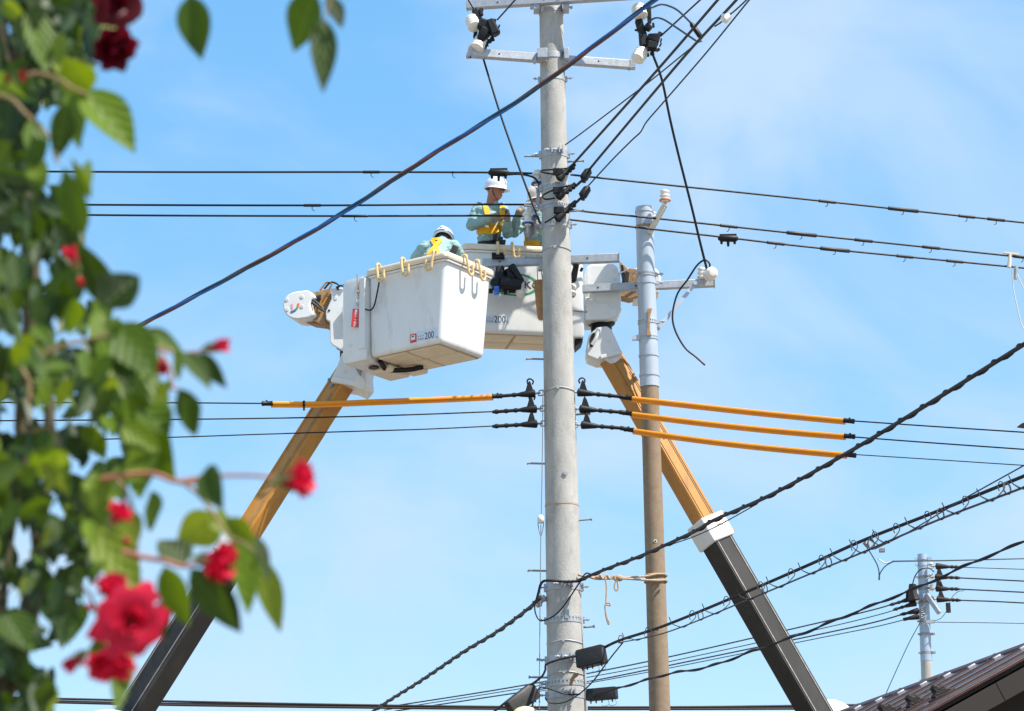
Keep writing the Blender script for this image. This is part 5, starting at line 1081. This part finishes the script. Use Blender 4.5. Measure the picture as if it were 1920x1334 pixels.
for px, py in ((1768, 1308), (1720, 1326), (1668, 1342)):
    q = onroof(px, py); mb = MB(); s_ = mpp(q.y)
    mb.prism([(-.08, 0), (-.1, .05), (-.06, .07), (-.07, .12), (-.03, .14), (.0, .1), (.04, .11), (.055, .06), (.09, .055), (.08, 0)], q-rd*.03, -SL, SLN, rd*.07)
    mb.box(q+SLN*.02, (.26, .1, .02), (SL, rd, SLN)); obj('snow_guard', mb, M['snow'], roof, bevel=.012)
# bargeboard, soffit and gable wall
def rake(name, off_r, off_n, wd, hg, m, par=house):
    mb = MB(); q = o0+rd*off_r+SLN*off_n; mb.beam(q, q+SL*SLEN, wd, hg, SLN); return obj(name, mb, m, par, bevel=.006)
rake('verge_trim', .03, .0, .03, .03, M['seam']); 
for k in range(4): mb = MB(); q = o0+rd*.02-SLN*.15+SL*(SLEN/4*k+.004); mb.beam(q, q+SL*(SLEN/4-.008), .05, .17, SLN); obj('bargeboard', mb, M['wood'], house)
for k in range(6): mb = MB(); q = o0-rd*.30-SLN*.2+SL*(SLEN/6*k+.004); mb.beam(q, q+SL*(SLEN/6-.008), .56, .03, SLN); obj('soffit_board', mb, M['wood'], house)
hw = SL*(SLEN-.7); ow = other*(SLEN-.7); mb = MB(); q = o0-rd*.6-Zp*.25
mb.loft([[Vector((v.x, v.y, 0)), v, t, Vector((t.x, t.y, 0)), ] for v, t in (((q+hw), q), ((q+hw-rd*(RL-1.2)), q-rd*(RL-1.2)))]); obj('wall', mb, M['wood'], house)
mb = MB(); mb.loft([[Vector((v.x, v.y, 0)), v, t, Vector((t.x, t.y, 0)), ] for v, t in (((q+ow), q), ((q+ow-rd*(RL-1.2)), q-rd*(RL-1.2)))]); obj('far_wall', mb, M['wall'], house)

# ------------------------------------------------------------------ climbing rose close to the camera
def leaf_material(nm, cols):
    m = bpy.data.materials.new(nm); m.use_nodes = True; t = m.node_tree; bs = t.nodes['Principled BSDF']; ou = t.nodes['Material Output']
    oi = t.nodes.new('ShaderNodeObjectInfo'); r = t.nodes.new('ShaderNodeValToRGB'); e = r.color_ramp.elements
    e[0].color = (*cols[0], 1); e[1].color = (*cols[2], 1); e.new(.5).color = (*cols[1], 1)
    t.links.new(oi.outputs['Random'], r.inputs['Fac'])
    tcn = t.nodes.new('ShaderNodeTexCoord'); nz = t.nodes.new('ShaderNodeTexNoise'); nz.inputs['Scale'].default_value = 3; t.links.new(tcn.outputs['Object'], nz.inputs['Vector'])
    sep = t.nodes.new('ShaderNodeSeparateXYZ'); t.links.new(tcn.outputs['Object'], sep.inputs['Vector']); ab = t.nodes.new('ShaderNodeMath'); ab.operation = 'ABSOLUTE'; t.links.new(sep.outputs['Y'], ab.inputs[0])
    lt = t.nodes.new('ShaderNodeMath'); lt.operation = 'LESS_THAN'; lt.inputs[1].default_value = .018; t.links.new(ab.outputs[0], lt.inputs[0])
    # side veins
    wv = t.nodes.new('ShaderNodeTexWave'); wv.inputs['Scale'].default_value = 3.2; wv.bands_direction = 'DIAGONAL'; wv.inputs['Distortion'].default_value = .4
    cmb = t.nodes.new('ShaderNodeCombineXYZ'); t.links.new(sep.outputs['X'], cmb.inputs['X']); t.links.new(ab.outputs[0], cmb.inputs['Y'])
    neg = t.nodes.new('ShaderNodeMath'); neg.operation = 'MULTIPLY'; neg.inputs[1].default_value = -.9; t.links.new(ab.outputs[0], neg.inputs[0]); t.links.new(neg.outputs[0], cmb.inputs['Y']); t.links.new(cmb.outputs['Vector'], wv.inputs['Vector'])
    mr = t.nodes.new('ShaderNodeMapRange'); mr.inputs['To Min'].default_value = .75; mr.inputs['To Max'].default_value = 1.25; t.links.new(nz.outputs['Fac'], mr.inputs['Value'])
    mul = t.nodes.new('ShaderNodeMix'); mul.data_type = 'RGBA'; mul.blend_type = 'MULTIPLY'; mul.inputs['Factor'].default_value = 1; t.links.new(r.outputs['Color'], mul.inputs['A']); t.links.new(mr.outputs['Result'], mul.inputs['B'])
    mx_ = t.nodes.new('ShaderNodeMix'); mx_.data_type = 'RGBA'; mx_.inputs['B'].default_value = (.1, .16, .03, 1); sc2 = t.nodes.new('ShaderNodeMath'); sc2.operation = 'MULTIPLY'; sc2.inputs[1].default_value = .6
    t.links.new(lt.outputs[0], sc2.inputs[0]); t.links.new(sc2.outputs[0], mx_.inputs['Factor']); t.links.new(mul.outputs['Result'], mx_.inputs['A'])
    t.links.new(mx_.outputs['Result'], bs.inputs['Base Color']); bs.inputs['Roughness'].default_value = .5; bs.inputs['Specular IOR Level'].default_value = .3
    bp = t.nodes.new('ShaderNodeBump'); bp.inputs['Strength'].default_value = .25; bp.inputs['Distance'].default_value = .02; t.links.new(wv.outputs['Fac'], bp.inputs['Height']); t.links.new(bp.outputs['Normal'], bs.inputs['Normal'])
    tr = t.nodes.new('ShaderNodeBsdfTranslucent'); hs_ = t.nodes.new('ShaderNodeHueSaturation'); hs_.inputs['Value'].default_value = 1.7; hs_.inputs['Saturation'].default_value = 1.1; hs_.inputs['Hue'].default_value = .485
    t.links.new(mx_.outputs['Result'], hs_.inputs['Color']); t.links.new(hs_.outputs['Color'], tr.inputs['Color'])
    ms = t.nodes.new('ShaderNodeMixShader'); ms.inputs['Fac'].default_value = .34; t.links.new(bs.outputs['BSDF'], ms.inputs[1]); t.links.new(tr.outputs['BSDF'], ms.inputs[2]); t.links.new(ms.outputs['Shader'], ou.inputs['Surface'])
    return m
LEAF = leaf_material('shaded_rose_leaf', ((.012, .026, .002), (.026, .055, .003), (.045, .09, .004)))  # shade put into the leaf colour, mainly for the top of the bush
LEAF_LIT = leaf_material('sunlit_rose_leaf', ((.06, .115, .004), (.105, .175, .006), (.19, .24, .03)))  # same leaf with sunlight put into its colour, mainly for the middle
PETAL = mat('red_petal', (.66, .009, .045), .5, var=.25, scale=3, c2=(.76, .055, .16), c2pos=(.5, .75), spec=.3)
PETAL_D = mat('deep_red_petal', (.12, .002, .012), .5, var=.25, scale=3, spec=.3)
for pm in (PETAL, PETAL_D):
    t = pm.node_tree; bs = t.nodes['Principled BSDF']; ou = t.nodes['Material Output']; tr = t.nodes.new('ShaderNodeBsdfTranslucent'); src = bs.inputs['Base Color'].links[0].from_socket; t.links.new(src, tr.inputs['Color'])
    ms = t.nodes.new('ShaderNodeMixShader'); ms.inputs['Fac'].default_value = .35; t.links.new(bs.outputs['BSDF'], ms.inputs[1]); t.links.new(tr.outputs['BSDF'], ms.inputs[2]); t.links.new(ms.outputs['Shader'], ou.inputs['Surface'])
STEM = mat('green_brown_stem', (.24, .16, .06), .6, var=.25, scale=30); STEM_R = mat('reddish_shoot', (.36, .13, .07), .5, var=.2, scale=30); CANE = mat('old_cane', (.075, .06, .03), .8, var=.3, scale=30)
SEPAL = mat('sepal_green', (.22, .25, .07), .6, var=.2, scale=40)
def leaf_mesh(i, lm=None):
    rr = random.Random(i); me = bpy.data.meshes.new('leaf'); nx = 8; vs_, fs = [], []; fold = rr.uniform(.15, .45); curl = rr.uniform(-.25, .35); tw = rr.uniform(-.25, .25); wav = rr.uniform(0, .03)
    for k in range(nx+1):
        x = k/nx; hw_ = .5*(math.sin(math.pi*min(1, x**.85*1.0))**.8)*(1-.35*x*x)*1.12 if 0 < k < nx else (.03 if k == 0 else .004)
        for j, y in enumerate((-1, -.5, 0, .5, 1)):
            yy = y*hw_; z = abs(yy)*fold-curl*x*x*.5+tw*yy*x+wav*math.sin(x*14+j*2)*abs(y); vs_.append((x, yy, z))
    for k in range(nx):
        for j in range(4): a = k*5+j; fs.append((a, a+5, a+6, a+1))
    me.from_pydata(vs_, [], fs); me.materials.append(lm or LEAF); me.polygons.foreach_set('use_smooth', [True]*len(fs)); me.update(); return me
LM = [leaf_mesh(i) for i in range(9)]; LM_LIT = [leaf_mesh(i, LEAF_LIT) for i in range(9)]
bush0 = P(90, 1334, 2.5); bush = thing('rose_bush', (bush0.x-.1, 2.55, 0), 'leafy climbing rose with red blooms filling the left edge close by', 'rose bush')
BO = ORG[bush.name]
def leaf(base, tip, wpx, Y, dY=0, roll=0, k=None, sil=False, lit_share=.35):
    A, B = P(*base, Y), P(*tip, Y+dY); d = B-A; ln = d.length; x = d/ln; view = (CAM-A).normalized(); vv = view+Zp*rnd.uniform(-.1, .8)+X_*rnd.uniform(-.5, .6); z = (vv-x*vv.dot(x)).normalized(); z = Matrix.Rotation(roll*.6, 3, x) @ z; y = z.cross(x); wd = wpx*(Y/math.cos(TH)/FPX)*(1.14 if sil else .98)/max(.75, abs(z.dot(view)))
    o = bpy.data.objects.new('leaf', (LM_LIT if rnd.random() < lit_share else LM)[(k if k is not None else rnd.randrange(9)) % 9]); col.objects.link(o); o.parent = bush; q = A-BO
    o.matrix_basis = Matrix(((x.x*ln, y.x*wd, z.x*wd, q.x), (x.y*ln, y.y*wd, z.y*wd, q.y), (x.z*ln, y.z*wd, z.z*wd, q.z), (0, 0, 0, 1))); return o
SIL = [((357, -8), (377, 112), 54), ((592, -14), (545, 97), 62), ((606, 36), (606, 172), 40), ((618, -8), (641, 54), 24), ((168, 172), (118, 104), 58), ((138, 165), (148, 278), 38), ((157, 170), (254, 281), 58), ((22, 185), (10, 295), 62),
 ((62, 222), (73, 318), 32), ((122, 195), (105, 303), 42), ((158, 440), (117, 313), 42), ((170, 372), (134, 296), 22), ((60, 15), (88, 138), 46), ((205, 572), (152, 455), 48), ((192, 578), (260, 514), 66), ((88, 545), (82, 628), 38),
 ((140, 500), (113, 607), 60), ((220, 608), (292, 704), 62), ((268, 622), (344, 657), 27), ((325, 658), (341, 714), 32), ((345, 661), (396, 728), 28), ((374, 663), (426, 729), 23), ((324, 727), (288, 757), 38), ((335, 729), (369, 820), 38),
 ((268, 765), (318, 812), 46), ((236, 735), (328, 894), 60), ((282, 805), (258, 930), 46), ((282, 850), (256, 932), 42), ((288, 848), (331, 910), 30), ((389, 876), (412, 953), 37), ((283, 921), (283, 1000), 37), ((412, 968), (332, 1012), 62),
 ((424, 972), (478, 1028), 40), ((346, 1062), (298, 1008), 46), ((308, 1062), (356, 1175), 46), ((358, 1066), (440, 1181), 42), ((434, 1012), (471, 1153), 52), ((489, 1046), (527, 1188), 40), ((398, 1086), (448, 1188), 46), ((178, 982), (264, 1113), 62),
 ((234, 956), (259, 1022), 40), ((226, 1188), (221, 1338), 34), ((192, 1182), (173, 1264), 46), ((8, 1146), (52, 1224), 46), ((40, 905), (64, 876), 32), ((34, 1120), (64, 1090), 34), ((430, 975), (395, 985), 30), ((300, 1130), (310, 1200), 24), ((118, 420), (160, 330), 30), ((150, 360), (168, 300), 20),
 ((240, 660), (300, 760), 50), ((180, 610), (240, 700), 55), ((230, 800), (300, 850), 40), ((160, 900), (215, 1000), 40), ((470, 1000), (505, 1090), 26), ((60, 300), (85, 350), 28), ((120, 330), (150, 420), 30), ((255, 640), (275, 780), 45)]
for i, (b_, t_, wd) in enumerate(SIL): leaf(b_, t_, wd, 2.2+.16*rnd.random(), rnd.uniform(-.03, .03), rnd.choice((-1, 1))*rnd.uniform(.1, .7) if i > 3 else .2, i, True, 0 if i in (0, 1, 2, 3, 7, 9, 15, 16, 23, 38, 42) else .75)  # listed leaves always take the shaded colour, the rest mostly the sunlit one
# the leafy mass behind them
EDGE = [(-60, 195), (100, 185), (150, 170), (230, 70), (300, 60), (330, 75), (380, 150), (470, 160), (540, 205), (620, 245), (700, 300), (780, 315), (850, 285), (920, 225), (1000, 222), (1080, 190), (1160, 150), (1230, 110), (1300, 100), (1400, 95)]
def edge(y):
    for i in range(len(EDGE)-1):
        if EDGE[i][0] <= y <= EDGE[i+1][0]: t = (y-EDGE[i][0])/(EDGE[i+1][0]-EDGE[i][0]); return EDGE[i][1]*(1-t)+EDGE[i+1][1]*t
    return 90
HOLES = [(95, 570, 20), (60, 605, 22), (100, 780, 24), (10, 800, 26), (160, 800, 14), (40, 1010, 30), (20, 1130, 30), (85, 1235, 30), (75, 1150, 18), (120, 1060, 14), (15, 1290, 16), (110, 960, 12), (10, 60, 12), (65, 215, 14), (80, 500, 14), (165, 560, 20), (120, 625, 12), (150, 640, 12), (180, 870, 12), (215, 830, 14), (140, 890, 12), (15, 460, 14), (8, 640, 14)]
made = 0
STUFF = MB(); tries = 0
while made < 1700 and tries < 20000:
    tries += 1
    y = rnd.uniform(520, 980) if made < 236 and rnd.random() < .4 else rnd.uniform(-60, 1400); x = rnd.uniform(-70, edge(max(-60, min(1399, y)))-8)
    if 170 < y < 330 and rnd.random() < .4: continue
    if y > 520 and made < 236 and rnd.random() < .5: x = rnd.uniform(x, edge(max(-60, min(1399, y)))-8)
    if x > edge(max(-60, min(1399, y)))*.75 and rnd.random() < .35: continue
    ang = -math.pi/2+rnd.gauss(0, .65); ln = rnd.uniform(40, 88); tx, ty = x+math.cos(ang)*ln, y-math.sin(ang)*ln
    if tx > edge(max(-60, min(1399, ty)))+12: continue
    if any(math.hypot((x+tx)/2-hx, (y+ty)/2-hy) < hr*.8+ln*.27 for hx, hy, hr in HOLES): continue
    Y = rnd.uniform(2.25, 2.95) if made < 236 else rnd.uniform(2.4, 3.1); wd = ln*rnd.uniform(.36, .52); roll = rnd.gauss(0, .75)
    if made < 236:
        leaf((x, y), (tx, ty), wd, Y-.1, rnd.uniform(-.05, .05), roll, lit_share=.7 if 540 < y < 960 else .22)  # painted sunlight is commoner in the middle band than elsewhere
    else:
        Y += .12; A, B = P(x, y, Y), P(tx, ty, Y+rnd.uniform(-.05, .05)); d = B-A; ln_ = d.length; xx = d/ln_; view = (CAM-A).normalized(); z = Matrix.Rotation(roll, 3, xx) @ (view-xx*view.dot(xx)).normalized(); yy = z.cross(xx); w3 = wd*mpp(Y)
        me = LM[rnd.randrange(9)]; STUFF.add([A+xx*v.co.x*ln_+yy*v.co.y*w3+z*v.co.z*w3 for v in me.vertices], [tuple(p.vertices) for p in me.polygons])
    made += 1
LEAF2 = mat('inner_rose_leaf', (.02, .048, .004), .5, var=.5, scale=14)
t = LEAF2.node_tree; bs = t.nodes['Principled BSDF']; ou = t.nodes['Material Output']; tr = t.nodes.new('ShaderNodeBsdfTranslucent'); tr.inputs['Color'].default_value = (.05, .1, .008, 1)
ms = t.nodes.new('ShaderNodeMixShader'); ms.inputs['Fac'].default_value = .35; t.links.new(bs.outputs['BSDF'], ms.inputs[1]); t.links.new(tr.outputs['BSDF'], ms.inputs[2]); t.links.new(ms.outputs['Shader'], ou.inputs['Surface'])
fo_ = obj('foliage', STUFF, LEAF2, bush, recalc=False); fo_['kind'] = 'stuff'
# stems
def stem(pts, Y, r0=.0022, r1=.0014, m=None, dY=0):
    w3 = smooth([P(x, y, Y+dY*i/max(1, len(pts)-1)) for i, (x, y) in enumerate(pts)], 6); n_ = len(w3); mb = MB(); mb.tube(w3, [r0+(r1-r0)*i/(n_-1) for i in range(n_)], 7); obj('stem', mb, m or STEM, bush)
stem([(190, 900), (225, 892), (285, 888), (330, 903), (380, 903)], 2.25, .0028, .002, STEM_R); stem([(330, 903), (400, 893), (470, 892), (520, 896)], 2.25, .0018, .0015, STEM_R)
stem([(345, 906), (375, 930), (405, 970), (432, 1012)], 2.25, .002, .0014, STEM); stem([(212, 893), (235, 920), (250, 960), (258, 1030)], 2.26, .0022, .0014, STEM)
stem([(230, 1035), (270, 1045), (310, 1052), (345, 1062), (375, 1052)], 2.25, .0028, .0018, STEM_R); stem([(230, 640), (280, 648), (330, 662), (372, 660), (398, 652)], 2.25, .0018, .0012, STEM_R)
stem([(300, 660), (318, 690), (324, 727), (336, 730)], 2.25, .0014, .001, STEM_R); stem([(40, 145), (70, 138), (110, 148), (135, 165), (165, 178)], 2.22, .002, .0015, STEM); stem([(-20, 175), (20, 185), (45, 210), (62, 225)], 2.22, .002, .0014, STEM)
stem([(60, 225), (75, 240), (95, 262), (110, 310)], 2.24, .0014, .001, STEM); stem([(700, -60), (660, -10), (625, -8), (608, 36)], 2.22, .0018, .001, STEM); stem([(330, -60), (352, -30), (357, -6)], 2.22, .0016, .001, STEM)
stem([(590, -60), (592, -14)], 2.22, .0014, .001, STEM); stem([(430, 1008), (460, 1020), (489, 1046)], 2.25, .0012, .001, STEM); stem([(60, 680), (110, 650), (160, 640), (200, 630), (250, 640)], 2.26, .0022, .0016, STEM); stem([(40, 690), (55, 720), (50, 760)], 2.3, .002, .0015, STEM)
stem([(150, 1100), (170, 1120), (190, 1180)], 2.25, .0018, .0012, STEM); stem([(60, 810), (90, 800), (110, 830), (105, 880)], 2.3, .002, .0015, STEM)
for i, (x0, x1, x2) in enumerate(((10, 20, 40), (-20, 45, 10), (-40, 70, 60), (0, -30, 30))):
    w3 = smooth([P(x0, 1420, 2.75)]+[P(x1+rnd.uniform(-30, 30), y, 2.75+rnd.uniform(-.05, .05)) for y in (1100, 800, 500)]+[P(x2, 100, 2.7), P(x2-20, -80, 2.7)], 6); w3 = [Vector((w3[0].x, w3[0].y, 0))]+w3
    mb = MB(); mb.tube(w3, .006, 8); obj('cane', mb, CANE, bush)
# blooms
def petal_mesh(i, open_, curl, spread):
    rr = random.Random(100+i); me = bpy.data.meshes.new('petal'); nt_, ns = 7, 7; vs_, fs = [], []
    for a in range(nt_+1):
        t = a/nt_
        for b in range(ns):
            s = -1+2*b/(ns-1); te = t*(1-.22*abs(s)**3+.06*math.sin(s*5+i*1.7)); th = s*spread*(.35+.65*math.sin(math.pi*min(1, .15+te*.55))); R_ = .16+open_*te**1.4+.03*rr.uniform(-1, 1)*te; z = te*(1-.25*open_)-curl*te**5
            R_ += curl*.5*te**5+.05*abs(s)**2*te+.05*math.sin(s*4+i*2.3)*te**2; vs_.append((R_*math.cos(th), R_*math.sin(th), z))
    for a in range(nt_):
        for b in range(ns-1): q = a*ns+b; fs.append((q, q+ns, q+ns+1, q+1))
    me.from_pydata(vs_, [], fs); me.polygons.foreach_set('use_smooth', [True]*len(fs)); me.update(); return me
PB = {}
def bloom(c, axis, size, Y, kind, m=PETAL, sep=True):
    """size = bloom height in photograph pixels"""
    q = P(*c, Y); s = size*mpp(Y); d = Vector(axis).normalized(); u, v, _ = frame(d); mb = MB(); base = q-d*s*.45
    mb.lathe(base-d*s*.3, d, [(s*.05, 0), (s*.06, s*.1), (s*.16, s*.2), (s*.17, s*.3), (s*.1, s*.38)], 12)
    for k in range(5 if sep else 0):
        a = 2*math.pi*k/5; e = u*math.cos(a)+v*math.sin(a); f = d.cross(e); b0 = base+e*s*.15-d*s*.06; o_ = .34 if kind == 'open' else (.26 if kind == 'half' else .14); mb.add([b0-f*s*.1, b0+f*s*.1, b0+e*s*o_*.7+d*s*.3+f*s*.08, b0+e*s*o_*.7+d*s*.3-f*s*.08, b0+e*s*o_*1.1+d*s*.68], [(0, 1, 2, 3), (3, 2, 4)])
    bo = obj('rose_bloom', mb, SEPAL, bush, recalc=False)
    rings = {'bud': [(3, .06, .0, 1.3, 1.0), (4, .14, .02, 1.1, .92)], 'half': [(3, .08, 0, 1.2, .95), (5, .28, .1, 1.0, .95), (5, .42, .2, .9, .85)], 'open': [(4, .1, 0, 1.1, .75), (5, .35, .1, .95, .85), (6, .65, .25, .85, .9), (6, .95, .45, .8, .95)]}[kind]
    i = 0
    for cnt, op, cu, spr, hh in rings:
        for k in range(cnt):
            key = (round(op, 2), k % 3, m.name)
            if key not in PB: PB[key] = petal_mesh(len(PB), op, cu, spr); PB[key].materials.append(m)
            o = bpy.data.objects.new('petal', PB[key]); col.objects.link(o); o.parent = bo; a = 2*math.pi*(k+.37*i)/cnt+rnd.uniform(-.2, .2); q3 = base-ORG[bo.name]
            ex = u*math.cos(a)+v*math.sin(a); ey = d.cross(ex); ss = s*hh*rnd.uniform(.9, 1.1)
            o.matrix_basis = Matrix(((ex.x*ss, ey.x*ss, d.x*ss, q3.x), (ex.y*ss, ey.y*ss, d.y*ss, q3.y), (ex.z*ss, ey.z*ss, d.z*ss, q3.z), (0, 0, 0, 1)))
        i += 1
    return bo
bloom((248, 1165), (.35, -.75, -.25), 56, 2.2, 'open'); bloom((212, 1105), (-.3, -.5, .7), 58, 2.24, 'half'); bloom((208, 1235), (.0, -.3, -.9), 84, 2.24, 'half'); bloom((275, 1120), (.5, -.2, .6), 44, 2.23, 'half'); bloom((140, 1240), (-.6, -.3, -.6), 46, 2.26, 'bud')
bloom((405, 1056), (.85, -.4, -.3), 72, 2.2, 'half', sep=True); bloom((556, 900), (.95, -.25, .0), 66, 2.22, 'half'); bloom((406, 650), (.95, -.3, .1), 44, 2.24, 'bud')
bloom((222, 4), (.5, -.4, -.3), 50, 2.3, 'open', PETAL_D); bloom((212, 84), (.4, -.4, -.7), 84, 2.28, 'half', PETAL_D); bloom((137, 484), (-.3, -.6, .6), 42, 2.2, 'bud'); bloom((150, 526), (.2, -.5, -.6), 24, 2.22, 'bud')
bloom((222, 965), (.6, -.4, .6), 46, 2.2, 'half'); bloom((236, 1012), (.3, -.4, -.5), 20, 2.2, 'bud'); bloom((297, 683), (.4, -.4, -.6), 46, 2.26, 'bud'); bloom((42, 146), (.2, -.6, .4), 26, 2.18, 'bud'); bloom((16, 148), (-.3, -.6, .4), 20, 2.18, 'bud'); bloom((170, 1140), (-.2, -.7, .2), 20, 2.2, 'bud')
